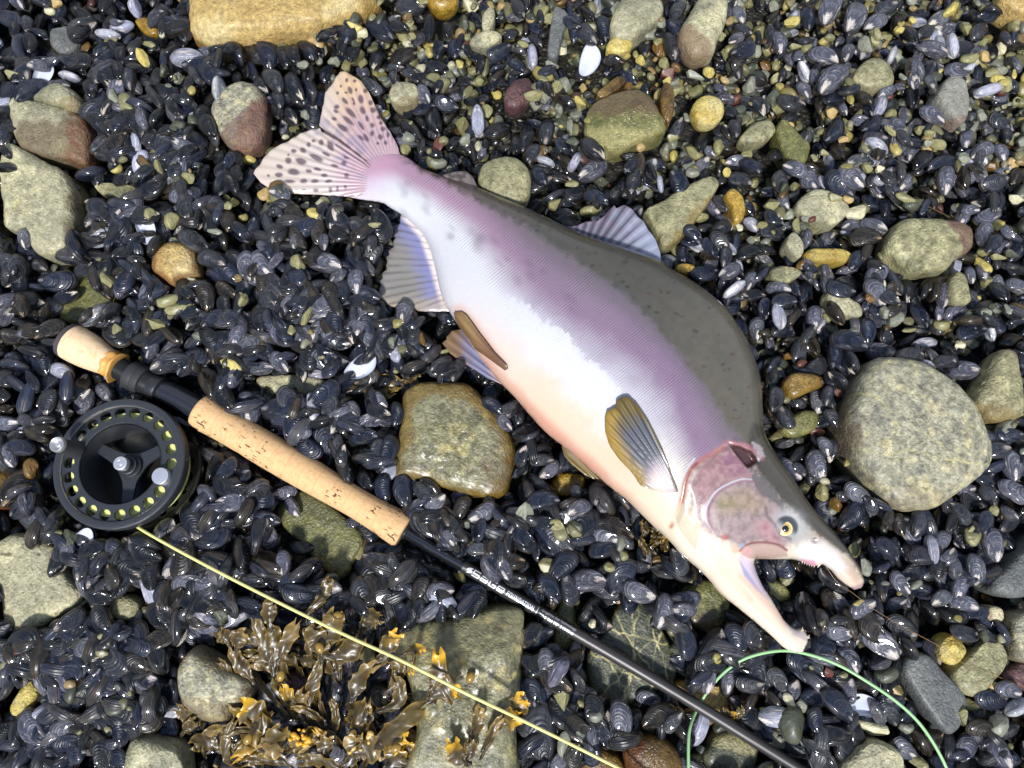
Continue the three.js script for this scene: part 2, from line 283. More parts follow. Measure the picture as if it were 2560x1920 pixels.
stone('the upright stone under the lettering', 'upright olive stone passing under the lettered rod', '1402,1496 1436,1518 1434,1600 1412,1626 1386,1616 1384,1560', 'moss', { h: 16, e: 0.6 });
stone('the tan slab under the rod', 'tan splintery slab where the green line passes under the rod', '1680,1710 1692,1700 1760,1704 1812,1720 1829,1742 1822,1772 1780,1788 1730,1772 1698,1742', 'tan', { h: 15, e: 0.4, facets: 3 });
stone('the brown stone at the bottom edge', 'shiny rusty brown stone cut by the bottom edge', '1555,1862 1575,1840 1620,1832 1662,1845 1692,1870 1706,1900 1712,1960 1580,1970 1560,1892', 'brown', { h: 36, e: 0.7, stainsShade: [['rust', -1, -0.3, 0.3, 0.6]] });
stone('the faint brown stone', 'dark brown stone under the yellow line at the bottom edge', '1440,1900 1462,1872 1510,1866 1548,1888 1562,1930 1540,1975 1460,1975', 'brown', { h: 24, e: 0.6 });
stone('the black speckled stone', 'round black stone with pale specks below the rod', ell(1825, 1885, 70, 60, 0, 0.06, 4), 'dark', { h: 16, e: 0.5, stainsShade: [['pale', 0.3, -0.9, 0.2, 0.6]] });
stone('the tan stone at the bottom edge', 'angular tan stone cut by the bottom edge below the green line', '2092,1902 2130,1862 2160,1844 2202,1850 2236,1872 2241,1902 2236,1975 2092,1975', 'pale', { h: 42, e: 0.5, facets: 5 });
stone('the smooth grey flat stone', 'smooth flat grey stone with a straight long edge right of the green line', '2238,1662 2250,1636 2275,1625 2302,1632 2332,1666 2370,1706 2391,1735 2389,1766 2372,1812 2350,1826 2334,1816 2300,1772 2260,1712', 'slate', { h: 38, e: 0.26, bump: 0.35, stainsShade: [['dark', -0.9, 0.5, 0.78, 0.5]] });
stone('the olive block beside the grey stone', 'blocky olive stone with a ridge beside the smooth grey stone', '2368,1682 2400,1640 2440,1600 2461,1588 2490,1605 2503,1640 2480,1682 2446,1722 2425,1738 2390,1726', 'olive', { h: 40, e: 0.5, facets: 4 });
stone('the yellow angular pebble', 'bright yellow angular pebble touching the blocky olive stone', '2345,1614 2375,1584 2406,1605 2411,1626 2386,1657 2370,1661 2346,1641', 'yellow', { h: 40, e: 0.6, facets: 5 });
stone('the stone at the right edge', 'pale rusty stone cut by the right edge near the bottom', '2520,1540 2560,1528 2610,1530 2610,1650 2532,1652 2515,1640', 'rough', { h: 42, e: 0.4, stainsShade: [['brown', -1, 0.4, 0.5, 0.7]] });
stone('the smooth grey rock at right', 'large smooth dark grey rock cut by the right edge', '2462,1440 2490,1410 2530,1368 2575,1330 2640,1330 2640,1480 2562,1487 2500,1492 2456,1472', 'slate', { h: 44, e: 0.45, bump: 0.4 });
stone('the dark reddish stone', 'dark purple grey stone at the right edge near the bottom', '2486,1682 2530,1652 2575,1640 2620,1690 2600,1760 2540,1720 2500,1705', 'plum', { h: 36, e: 0.5 });
stone('the big round stone', 'biggest round grey stone with thin pale veins right of the fish head', '2108,1000 2086,1040 2085,1082 2105,1140 2130,1190 2160,1226 2186,1256 2220,1275 2262,1278 2302,1271 2340,1246 2382,1216 2426,1180 2438,1155 2436,1110 2416,1060 2400,1020 2370,988 2330,953 2290,925 2250,908 2200,902 2160,910 2130,942', 'rough', { h: 52, e: 0.34, bump: 0.6, veins: 2, pits: 1, seed: 52, stainsShade: [['brown', -1, 0.1, 0.80, 0.85], ['gold', 0.1, 1, 0.80, 0.4]] });
stone('the olive stone by the right edge', 'olive stone with yellow lower end and red side, right of the biggest stone', '2420,1012 2440,960 2465,905 2490,880 2522,878 2531,920 2545,1000 2546,1030 2521,1056 2482,1062 2446,1052 2434,1032', 'olive', { h: 46, e: 0.6, stainsShade: [['gold', -0.2, 1, 0.55, 0.7], ['plum', 1, -0.4, 0.62, 0.8]] });
stone('the stone with the purple end', 'yellow green stone with a purple right end', '2204,635 2215,590 2240,560 2282,555 2342,560 2386,568 2411,585 2419,610 2406,640 2371,660 2351,682 2302,691 2260,690 2225,662', 'olive', { h: 48, e: 0.5, stainsShade: [['plum', 1, -0.25, 0.48, 0.95], ['gold', 0.0, 1, 0.86, 0.5], ['brown', -0.2, -1, 0.9, 0.5]] });
stone('the long yellow pebble', 'long yellow capsule shaped pebble right of the fish back', '2008,640 2020,627 2060,624 2110,628 2127,640 2118,656 2070,661 2025,655', 'yellow', { h: 36, e: 0.7, stainsShade: [['gold', 0, 1, 0.1, 0.6]] });
stone('the notched flat stone', 'flat pale grey stone with a notch on its right end', '1983,527 1995,502 2025,484 2062,485 2090,505 2112,525 2106,546 2080,569 2040,566 2004,551', 'pale', { h: 40, e: 0.36 });
stone('the diamond pebble', 'diamond shaped pale green pebble left of the long yellow pebble', '1962,610 1980,581 2004,606 2006,636 1992,649 1974,631', 'pale', { h: 36, e: 0.6, facets: 3 });
stone('the leaf shaped pebble', 'leaf shaped olive pebble with a sharp ridge above the fish hump', '1920,681 1945,667 1985,671 2004,683 1985,701 1955,711 1925,696', 'olive', { h: 34, e: 0.7, facets: 3 });
stone('the leaning grey stone', 'narrow grey green stone leaning down right below the long yellow pebble', '2064,736 2076,722 2112,745 2147,770 2151,792 2110,792 2074,766', 'pale', { h: 34, e: 0.5 });
stone('the pear shaped pebble', 'pear shaped olive pebble below the stone with the purple end', '2371,702 2390,681 2406,690 2416,730 2421,756 2400,766 2379,761 2369,731', 'olive', { h: 38, e: 0.7 });
stone('the shiny brown stone', 'shiny wet brown stone left of the biggest round stone', '1957,961 1975,937 2012,934 2051,945 2054,966 2021,982 1975,996', 'brown', { h: 36, e: 0.7, stainsShade: [['gold', 0.2, 1, 0.2, 0.6]] });
stone('the wet olive stone by the head', 'wet olive brown stone beside the back of the fish head', '1950,1072 1978,1040 2014,1026 2042,1036 2040,1066 2018,1086 1970,1094', 'moss', { h: 26, e: 0.6 });
stone('the round grey stone', 'round grey stone with a faint crack among white mussels, upper right', '2124,206 2140,176 2170,153 2206,160 2226,190 2226,216 2190,229 2150,226', 'olive', { h: 38, e: 0.6, veins: 1 });
stone('the egg stone with rusty tip', 'egg shaped pinkish grey stone with a rusty lower tip, upper right', '2331,250 2345,216 2375,197 2401,210 2411,240 2413,280 2406,310 2390,321 2364,300 2344,276', 'grey', { h: 42, e: 0.5, stainsShade: [['rust', 0.1, 1, 0.72, 0.6]] });
stone('the olive blade stone', 'olive blade shaped stone with a pointed top, upper right', '1934,336 1950,305 1966,315 2000,350 2021,370 2011,411 1990,429 1969,421 1949,386', 'moss', { h: 34, e: 0.5 });
stone('the corner stone', 'tan stone cut off at the top right corner', '2490,12 2500,-20 2620,-30 2620,52 2540,46 2508,30', 'tan', { h: 42, e: 0.5 });
stone('the big oval stone at the top', 'big smooth oval olive stone at the top edge', '1524,82 1530,40 1550,12 1590,0 1632,-2 1651,12 1657,36 1640,66 1600,96 1570,111 1540,106', 'pale', { h: 44, e: 0.62, bump: 0.5, stainsShade: [['gold', 0.6, 0.8, 0.72, 0.5]] });
stone('the rusty egg stone at the top', 'egg shaped stone with rusty patches at the top edge', '1696,86 1720,46 1740,10 1770,-6 1806,0 1813,30 1806,72 1790,112 1780,146 1760,151 1730,153 1704,126', 'pale', { h: 44, e: 0.6, stainsShade: [['rust', -0.9, 0.6, 0.45, 0.7]], pits: 1 });
stone('the small tan cone', 'small bright tan pebble touching the big oval stone', '1516,124 1530,100 1550,97 1581,112 1570,130 1540,137', 'yellow', { h: 38, e: 0.7 });
stone('the grey shard', 'long grey green shard standing among pebbles near the top', '1388,24 1406,30 1421,50 1402,112 1391,150 1371,146 1371,102 1378,60', 'slate', { h: 36, e: 0.5, facets: 2 });
stone('the wet brown rock', 'wet brown rock with shiny olive sides above the dorsal fin', '1464,332 1470,290 1500,259 1550,241 1592,240 1622,255 1646,290 1661,322 1656,346 1636,356 1600,366 1560,386 1520,389 1494,371 1469,346', 'moss', { h: 50, e: 0.55, rough: 0.28, stainsShade: [['plum', 0.1, -0.8, 0.22, 0.6], ['pale', -0.1, 0.7, 0.35, 0.5]], facets: 3 });
stone('the round yellow pebble', 'round smooth yellow pebble right of the wet brown rock', ell(1769, 279, 42, 37, 0, 0.02, 8), 'yellow', { h: 44, e: 0.85, bump: 0.4 });
stone('the upright brown stone', 'narrow upright brown stone right behind the wet brown rock', '1664,209 1680,224 1683,280 1670,313 1654,300 1649,260 1651,230', 'brown', { h: 44, e: 0.6 });
stone('the thin brown slab', 'thin dark brown slab leaning above the wet brown rock', '1489,241 1510,220 1550,195 1565,205 1550,226 1500,251', 'brown', { h: 38, e: 0.4 });
stone('the purple oval stone', 'oval olive stone with a purple top left of the wet brown rock', '1261,241 1290,206 1320,199 1333,220 1319,256 1290,276 1264,266', 'plum', { h: 38, e: 0.65 });
stone('the flat olive pebble', 'flat rounded olive pebble below the round yellow pebble', '1846,351 1865,326 1895,308 1926,308 1936,331 1910,356 1870,366', 'olive', { h: 36, e: 0.7 });
stone('the round olive stone', 'large round olive stone behind the fish back', '1194,452 1214,416 1250,402 1291,405 1321,430 1329,462 1321,502 1300,522 1250,512 1208,480', 'olive', { h: 44, e: 0.6 });
stone('the tan stone by the tail', 'rounded tan stone right of the upper tail lobe', '973,241 985,216 1011,210 1041,218 1048,240 1036,261 1010,271 984,261', 'pale', { h: 38, e: 0.6, stainsShade: [['gold', 0.3, 1, 0.5, 0.5]] });
stone('the golden ball', 'shiny golden round stone cut by the top edge', ell(1105, -6, 42, 38, 0, 0.03, 9), 'gold', { h: 44, e: 0.85, bump: 0.4 });
stone('the flat oval pebble', 'flat oval pale olive pebble tilted, near the top centre', ell(1213, 103, 41, 20, -14, 0.03, 10), 'pale', { h: 36, e: 0.7 });
stone('the seed shaped pebble', 'seed shaped pale olive pebble standing upright near the top centre', ell(1221, 51, 16, 32, 14, 0.03, 11), 'pale', { h: 36, e: 0.7 });
stone('the slab by the dorsal fin', 'flat grey green slab with golden lower edge behind the dorsal fin', '1607,540 1640,520 1690,490 1740,465 1771,455 1789,470 1780,496 1750,541 1720,581 1690,611 1655,626 1640,602 1620,566', 'olive', { h: 42, e: 0.24, eh: 0.34, stainsShade: [['gold', 0.7, 0.75, 0.36, 0.75]], seed: 61 });
stone('the brown finger stone', 'finger shaped orange brown stone right of the slab by the dorsal fin', '1811,490 1830,474 1851,490 1861,530 1851,556 1835,561 1824,521', 'gold', { h: 38, e: 0.65 });
stone('the small gold pebble', 'small golden pebble at the edge of the fish hump', ell(1713, 672, 23, 12, 0, 0.05, 12), 'gold', { h: 34, e: 0.7 });
stone('the stone under the jaw', 'olive stone with a rusty lower tip below the lower jaw', '1699,1472 1740,1450 1800,1455 1819,1490 1813,1541 1790,1576 1765,1581 1730,1566 1704,1541', 'moss', { h: 20, e: 0.5, stainsShade: [['plum', 0, 1, 0.35, 0.6], ['gold', 0.3, 1, 0.7, 0.6]] });
stone('the orange white pebble', 'orange and white pebble near the right edge', '2449,1535 2465,1518 2488,1515 2502,1525 2502,1550 2475,1553', 'cream', { h: 36, e: 0.6, stainsShade: [['rust', -1, 0, 0.3, 0.7]] });
stone('the knobbly yellow rock', 'knobbly yellow green rock below the fish throat', '1376,1206 1394,1186 1426,1180 1456,1190 1462,1216 1440,1236 1405,1242 1380,1232', 'gold', { h: 22, e: 0.6, bump: 2 });
stone('the brown pebble at the left edge', 'shiny reddish brown stone cut by the left edge beside the reel', '-20,1200 0,1182 30,1180 52,1205 54,1240 38,1268 0,1274 -20,1260', 'brown', { h: 30, e: 0.7, stainsShade: [['rust', 0, 1, 0.3, 0.6]] });
stone('the olive stone in the mouth', 'mossy olive stone seen inside the open mouth', '1905,1440 1940,1452 1970,1478 1972,1496 1940,1504 1915,1480', 'moss', { h: 16, e: 0.6 });
stone('the dark plum rock', 'dark purple rock lying deep between the seaweed fronds', '690,1700 730,1680 780,1700 790,1740 760,1765 710,1750', 'plum', { h: 26, e: 0.6 });
// ------------------------------------------------------------------ the salmon
const DORSAL = pts('880,420 930,392 1002,386 1063,423 1109,441 1192,469 1253,496 1316,522 1405,565 1463,591 1500,604 1571,626 1649,656 1690,684 1728,704 1778,740 1816,775 1839,808 1862,846 1882,889 1897,940 1902,978 1904,1020 1909,1085 1931,1126 1967,1176 2020,1257 2070,1313 2103,1351 2134,1394 2154,1432 2160,1455 2154,1470');
const VENTRAL = pts('869,492 902,498 958,507 976,519 1002,534 1033,560 1058,588 1075,625 1088,672 1100,725 1113,762 1130,790 1160,835 1190,880 1220,920 1252,958 1270,976 1293,1000 1323,1036 1366,1082 1414,1120 1480,1178 1531,1222 1566,1249 1586,1269 1632,1314 1678,1357 1701,1384 1734,1412 1767,1443 1805,1488 1843,1518 1893,1559 1931,1592 1964,1622 1994,1633');
const MOUTH = pts('1994,1633 2007,1630 2017,1609 2021,1592 2012,1578 2002,1571 1990,1574 1977,1567 1959,1549 1944,1524 1926,1493 1908,1468 1893,1437 1880,1402 1884,1397 1926,1398 1979,1398 1999,1402 2015,1409 2035,1416 2058,1411 2078,1425 2096,1447 2116,1462 2136,1475 2154,1470');
const BODY = [...DORSAL, ...MOUTH.slice().reverse().slice(1), ...VENTRAL.slice().reverse().slice(1), [862, 470], [862, 445]];
const sOf = (px, py) => clamp(((px - 870) * 1230 + (py - 440) * 1010) / (1230 * 1230 + 1010 * 1010), -0.2, 1.1);
// the height of the fish's mid plane: thin tail low, deep trunk high, jaws resting
const midAt = (s) => 0.031 + 0.028 * smooth(0.0, 0.42, s) - 0.014 * smooth(0.62, 1.0, s);
const planOf = ([px, py], dh = 0) => { const v = at(px, py, midAt(sOf(px, py)) + dh); return [v.x, v.z]; };

function inflate(P, cell) {                                    // solves a swelling over an outline: a round, closed body
  let x0 = 1e9, x1 = -1e9, z0 = 1e9, z1 = -1e9; for (const [x, z] of P) { x0 = Math.min(x0, x); x1 = Math.max(x1, x); z0 = Math.min(z0, z); z1 = Math.max(z1, z); }
  x0 -= 3 * cell; z0 -= 3 * cell; const nx = Math.ceil((x1 - x0) / cell) + 4, nz = Math.ceil((z1 - z0) / cell) + 4;
  const sd = new Float32Array(nx * nz).fill(-1), near = new Uint8Array(nx * nz), ins = new Uint8Array(nx * nz);
  for (let j = 0; j < nz; j++) {                                // scanline inside test
    const z = z0 + j * cell, xs = [];
    for (let i = 0, k = P.length - 1; i < P.length; k = i++) { const [ax, az] = P[k], [bx, bz] = P[i]; if ((az > z) !== (bz > z)) xs.push(ax + (bx - ax) * (z - az) / (bz - az)); }
    xs.sort((a, b) => a - b);
    for (let q = 0; q + 1 < xs.length; q += 2) for (let i = Math.max(0, Math.ceil((xs[q] - x0) / cell)); i <= (xs[q + 1] - x0) / cell; i++) ins[j * nx + i] = 1;
  }
  const R = 4;                                                   // exact distance only near the outline
  sd.forEach((_, k) => { sd[k] = ins[k] ? R * cell : -R * cell; });
  const dist = new Float32Array(nx * nz).fill(R * cell);
  for (let i = 0, k = P.length - 1; i < P.length; k = i++) {
    const [ax, az] = P[k], [bx, bz] = P[i], ex = bx - ax, ez = bz - az, l2 = ex * ex + ez * ez + 1e-20;
    for (let j = Math.max(0, Math.floor((Math.min(az, bz) - z0) / cell) - R); j <= Math.min(nz - 1, Math.ceil((Math.max(az, bz) - z0) / cell) + R); j++)
      for (let m = Math.max(0, Math.floor((Math.min(ax, bx) - x0) / cell) - R); m <= Math.min(nx - 1, Math.ceil((Math.max(ax, bx) - x0) / cell) + R); m++) {
        const wx = x0 + m * cell - ax, wz = z0 + j * cell - az, t = clamp((wx * ex + wz * ez) / l2), d = Math.hypot(wx - ex * t, wz - ez * t), q = j * nx + m; if (d < dist[q]) dist[q] = d;
      }
  }
  for (let k = 0; k < nx * nz; k++) { sd[k] = (ins[k] ? 1 : -1) * Math.max(dist[k], cell * 0.02); }
  const u = new Float32Array(nx * nz), list = []; for (let k = 0; k < nx * nz; k++) if (ins[k]) list.push(k);
  const co = list.map((k) => { const c = [k - 1, k + 1, k - nx, k + nx]; return c.map((q) => ins[q] ? [q, 1] : [-1, 1 / Math.max(0.15, sd[k] / (sd[k] - sd[q]))]); });
  const h2 = cell * cell, W = 1.93;
  for (let it = 0; it < 420; it++) for (let n = 0; n < list.length; n++) {
    let s = h2, d = 0; for (const [q, w] of co[n]) { d += w; if (q >= 0) s += u[q]; } const k = list[n]; u[k] += W * (s / d - u[k]);
  }
  return { x0, z0, nx, nz, cell, sd, u };
}
function gridAt(F, A, x, z) { const i = (x - F.x0) / F.cell, j = (z - F.z0) / F.cell, a = clamp(Math.floor(i), 0, F.nx - 2), b = clamp(Math.floor(j), 0, F.nz - 2), u = clamp(i - a), v = clamp(j - b), k = b * F.nx + a; return lerp(lerp(A[k], A[k + 1], u), lerp(A[k + F.nx], A[k + F.nx + 1], u), v); }
// closed slab over an outline: top and bottom sheet meet in the outline; half(k) is half the thickness, mid(x, z) the middle
function slab(F, half, mid, color) {
  const { nx, nz, cell, sd } = F, pos = [], idx = [], uv = [], col = [], key = new Map(), up = (nz - 1) * cell, ux = (nx - 1) * cell;
  const put = (x, y, z) => { pos.push(x, y, z); uv.push((x - F.x0) / ux, (z - F.z0) / up); if (color) col.push(...color(x, y, z)); return pos.length / 3 - 1; };
  const node = (k, top) => { const q = k * 2 + (top ? 1 : 0); let v = key.get(q); if (v === undefined) { const x = F.x0 + (k % nx) * cell, z = F.z0 + Math.floor(k / nx) * cell, y = mid(x, z), t = half(k, x, z); v = put(x, top ? y + t : y - t, z); key.set(q, v); } return v; };
  const edge = (a, b) => { const q = -(Math.min(a, b) * 4 + (Math.abs(a - b) === 1 ? 1 : 2)) - 1; let v = key.get(q); if (v === undefined) { const t = sd[a] / (sd[a] - sd[b]), ax = F.x0 + (a % nx) * cell, az = F.z0 + Math.floor(a / nx) * cell, bx = F.x0 + (b % nx) * cell, bz = F.z0 + Math.floor(b / nx) * cell, x = ax + (bx - ax) * t, z = az + (bz - az) * t; v = put(x, mid(x, z), z); key.set(q, v); } return v; };
  for (let j = 0; j < nz - 1; j++) for (let i = 0; i < nx - 1; i++) {
    const k = j * nx + i, c = [k, k + nx, k + nx + 1, k + 1], inn = c.map((q) => sd[q] > 0); if (!inn.some(Boolean)) continue;
    for (const top of [1, 0]) {
      const poly = [];
      for (let m = 0; m < 4; m++) { const a = c[m], b = c[(m + 1) % 4]; if (inn[m]) poly.push(node(a, top)); if (inn[m] !== inn[(m + 1) % 4]) poly.push(edge(a, b)); }
      for (let m = 1; m + 1 < poly.length; m++) top ? idx.push(poly[0], poly[m], poly[m + 1]) : idx.push(poly[0], poly[m + 1], poly[m]);
    }
  }
  return geo(pos, idx, { uv, color: color ? col : undefined });
}

const bodyPlan = spline2(DORSAL, 170).concat(MOUTH.slice().reverse().slice(1, -1), spline2(VENTRAL, 170).reverse(), [[862, 470], [866, 440]]).map((p) => planOf(p));
const FB = inflate(bodyPlan, 0.0011);
const GILL = spline2(pts('1822,1108 1792,1128 1754,1149 1726,1174 1713,1207 1708,1237 1701,1268 1691,1293 1678,1316'), 60);
const PREOP = spline2(pts('1878,1199 1855,1198 1822,1209 1792,1227 1774,1250 1765,1275 1767,1300 1777,1321 1792,1336 1812,1341'), 60);
const MAXIL = spline2(pts('1850,1376 1868,1361 1903,1355 1944,1361 1967,1375'), 40);
const SLIT = pts('1822,1110 1850,1114 1880,1128 1898,1152 1880,1166 1868,1170 1850,1148 1834,1128');
const T_ = new Float32Array(FB.nx * FB.nz), M_ = new Float32Array(FB.nx * FB.nz);
for (let k = 0; k < T_.length; k++) {
  const x = FB.x0 + (k % FB.nx) * FB.cell, z = FB.z0 + Math.floor(k / FB.nx) * FB.cell;
  const p = pix(x, 0.05, z), s = sOf(p[0], p[1]); M_[k] = midAt(s);
  if (FB.sd[k] <= 0) continue;
  T_[k] = Math.sqrt(2 * FB.u[k]) * lerp(0.50, 0.62, smooth(0.72, 0.95, s)) * lerp(0.30, 1, smooth(-0.01, 0.13, s));
}
const bodyTop = (x, z) => gridAt(FB, M_, x, z) + gridAt(FB, T_, x, z);
const surf = (px, py) => { let v = at(px, py, 0.05); for (let i = 0; i < 8; i++) v = at(px, py, bodyTop(v.x, v.z)); return v; };
{                                                              // gill cover, cheek plate and jaw bone stand proud or are cut in
  const D = Float32Array.from(T_);
  for (let k = 0; k < T_.length; k++) {
    if (FB.sd[k] <= 0) continue;
    const x = FB.x0 + (k % FB.nx) * FB.cell, z = FB.z0 + Math.floor(k / FB.nx) * FB.cell, [px, py] = pix(x, M_[k] + T_[k], z);
    if (px < 1640 || py < 1060) continue;
    let d = 0; const w = Math.min(1, T_[k] / 0.012), g = lineD(GILL, px, py), q = lineD(PREOP, px, py), m = lineD(MAXIL, px, py);
    d -= 0.0013 * Math.exp(-Math.pow(g[0] / 8, 2)); d += 0.0008 * Math.exp(-Math.pow((g[2] - (-14)) / 12, 2)) * (g[0] < 40 ? 1 : 0);
    d += 0.00025 * Math.exp(-Math.pow(q[0] / 8, 2)) - 0.0001 * Math.exp(-Math.pow((q[0] - 11) / 7, 2));
    d += -0.0012 * Math.exp(-Math.pow(m[0] / 4.5, 2));
    d -= 0.0045 * smooth(-3, 9, polySD(SLIT, px, py));
    d -= 0.0010 * Math.exp(-Math.pow((Math.hypot(px - 1963, py - 1321) - 26) / 7, 2));
    d -= 0.0016 * smooth(8, 3, Math.hypot((px - 2037) / 1.1, py - 1350));
    D[k] += d * w;
  }
  T_.set(D);
}

// pigment of the skin and painted sky sheen, laid out on a sheet in the frame of the photograph and looked up for each point of the body
const CX0 = 820, CY0 = 330, CW = 1380, CH = 1340, skin = new Float32Array(CW * CH * 3), scales = new Float32Array(CW * CH);
const ROD_SCALE = 1;
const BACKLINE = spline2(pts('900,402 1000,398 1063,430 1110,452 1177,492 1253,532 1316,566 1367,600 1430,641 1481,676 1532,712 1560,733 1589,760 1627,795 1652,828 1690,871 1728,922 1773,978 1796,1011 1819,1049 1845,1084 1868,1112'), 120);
{
  const d_ = spline2(DORSAL, 90), v_ = spline2(VENTRAL, 90), at3 = (i) => [skin[i], skin[i + 1], skin[i + 2]];
  const set = (i, c) => { skin[i] = c[0]; skin[i + 1] = c[1]; skin[i + 2] = c[2]; };
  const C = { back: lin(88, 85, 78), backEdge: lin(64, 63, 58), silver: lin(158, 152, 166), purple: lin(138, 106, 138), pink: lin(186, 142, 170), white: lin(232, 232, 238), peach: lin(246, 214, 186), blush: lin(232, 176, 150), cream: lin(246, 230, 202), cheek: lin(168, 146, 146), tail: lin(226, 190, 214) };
  const step = 4, gw = Math.ceil(CW / step) + 1, gh = Math.ceil(CH / step) + 1, gd = new Float32Array(gw * gh), gv = new Float32Array(gw * gh), gb = new Float32Array(gw * gh);
  for (let j = 0; j < gh; j++) for (let i = 0; i < gw; i++) { const x = CX0 + i * step, y = CY0 + j * step, k = j * gw + i; gd[k] = lineD(d_, x, y)[0]; gv[k] = lineD(v_, x, y)[0]; gb[k] = lineD(BACKLINE, x, y)[2]; }
  const bil = (A, x, y) => { const i = x / step, j = y / step, a = Math.floor(i), b = Math.floor(j), u = i - a, v = j - b, k = b * gw + a; return lerp(lerp(A[k], A[k + 1], u), lerp(A[k + gw], A[k + gw + 1], u), v); };
  for (let y = 0; y < CH; y++) for (let x = 0; x < CW; x++) {
    const px = CX0 + x, py = CY0 + y, i = (y * CW + x) * 3, s = sOf(px, py), dd = bil(gd, x, y), dv = bil(gv, x, y), t = dv / (dd + dv + 1e-6);
    const n1 = fbm(px / 60, py / 60, 2, 3), n2 = fbm(px / 14, py / 14, 7, 3);
    // belly to back
    let c = mix3(C.white, C.peach, smooth(0.34, 0.12, t + 0.05 * n1) * smooth(0.18, 0.5, s));
    c = mix3(c, C.cream, smooth(0.60, 0.80, s) * 0.75);
    c = mix3(c, C.blush, smooth(0.075, 0.02, t + 0.02 * n1) * smooth(0.24, 0.36, s) * smooth(0.78, 0.6, s) * 0.75);
    const bc = lerp(0.70, 0.55, smooth(0.05, 0.45, s)), bw = lerp(0.26, 0.19, smooth(0.0, 0.5, s));   // the purple band
    const up = smooth(bc - bw * 1.25, bc + bw * 0.2, t + 0.045 * n1);
    c = mix3(c, mix3(C.pink, C.purple, smooth(0.08, 0.4, s)), up * 0.92);
    c = mix3(c, mix3(lin(142, 124, 142), lin(112, 106, 108), smooth(70, 5, bil(gb, x, y))), smooth(bc + 0.0, bc + 0.18, t + 0.04 * n2) * smooth(0.10, 0.3, s) * 0.75);  // mauve grey strip below the back: sky reflection painted into the colour
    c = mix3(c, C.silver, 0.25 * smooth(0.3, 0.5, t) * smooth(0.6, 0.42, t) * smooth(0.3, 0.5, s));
    if (s > 0.5) c = mix3(c, C.cream, smooth(0.60, 0.78, s) * smooth(0.52, 0.36, t) * 0.6);
    // scales: pale centres in rows, fading toward the belly
    const lx = px * 0.63 + py * 0.77, ly = -px * 0.77 + py * 0.63, wb = 2.2 * noise(px / 40, py / 40, 9), q = (0.5 * Math.cos((lx + ly) * 0.62 + wb) * Math.cos((lx - ly) * 0.62 - wb) + 0.5 * Math.cos(lx * 0.98 + wb)) * (0.75 + 0.5 * noise(px / 25, py / 25, 4));
    const sc = smooth(0.22, 0.5, t) * smooth(0.02, 0.12, s) * smooth(0.86, 0.78, s) * 0.40 + 0.012;
    c = c.map((v) => v * (1 + sc * q)); scales[y * CW + x] = q * (0.15 + 0.85 * smooth(0.25, 0.5, t)) * smooth(0.84, 0.76, s) * smooth(0.01, 0.1, s);
    // the dark back; its ragged border is the edge of a painted sky reflection
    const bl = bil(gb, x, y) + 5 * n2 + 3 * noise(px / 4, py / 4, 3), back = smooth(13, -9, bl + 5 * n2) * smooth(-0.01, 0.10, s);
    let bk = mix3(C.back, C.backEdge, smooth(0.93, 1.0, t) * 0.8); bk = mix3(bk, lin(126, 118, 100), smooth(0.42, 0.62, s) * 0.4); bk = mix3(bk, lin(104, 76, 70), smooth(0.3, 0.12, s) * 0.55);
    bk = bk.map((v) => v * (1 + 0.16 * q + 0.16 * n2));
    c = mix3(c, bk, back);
    // tail stalk
    const ts = smooth(0.085, 0.0, s + 0.03 * n1); c = mix3(c, mix3(mix3(C.tail, lin(208, 160, 184), smooth(0.45, 0.8, t)), lin(202, 170, 180), smooth(0.04, -0.02, s)), ts * 0.9); c = c.map((v) => v * (1 + 0.07 * ts * Math.sin(Math.atan2(py - 452, px - 985) * 78)));
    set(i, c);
  }
  const area = (x0, y0, x1, y1, fn) => { for (let y = Math.max(0, Math.floor(y0 - CY0)); y < Math.min(CH, y1 - CY0); y++) for (let x = Math.max(0, Math.floor(x0 - CX0)); x < Math.min(CW, x1 - CX0); x++) { const i = (y * CW + x) * 3, r = fn(x + CX0, y + CY0); if (r && r[1] > 0) set(i, mix3(at3(i), r[0], clamp(r[1]))); } };
  const blob = (cx, cy, rx, ry, rot, col, amt, soft = 0.5, rag = 0.25) => { const R = Math.max(rx, ry) * 1.7, ca = Math.cos(rot), sa = Math.sin(rot); area(cx - R, cy - R, cx + R, cy + R, (x, y) => { const dx = x - cx, dy = y - cy, r = Math.hypot((dx * ca + dy * sa) / rx, (dy * ca - dx * sa) / ry) + rag * fbm(x / 9, y / 9, cx, 3); return [col, amt * smooth(1 + soft, 1 - soft, r)]; }); };
  const line = (L, w, col, amt, soft = 0.7) => { const xs = L.map((p) => p[0]), ys = L.map((p) => p[1]); area(Math.min(...xs) - w * 2, Math.min(...ys) - w * 2, Math.max(...xs) + w * 2, Math.max(...ys) + w * 2, (x, y) => [col, amt * smooth(w * (1 + soft), w * (1 - soft), lineD(L, x, y)[0])]); };
  const fill = (P, col, amt, soft = 8, rag = 0) => { const xs = P.map((p) => p[0]), ys = P.map((p) => p[1]); area(Math.min(...xs) - soft, Math.min(...ys) - soft, Math.max(...xs) + soft, Math.max(...ys) + soft, (x, y) => [col, amt * smooth(-soft, soft, polySD(P, x, y) + rag * fbm(x / 7, y / 7, 5, 3))]); };
  const R = rng(77);
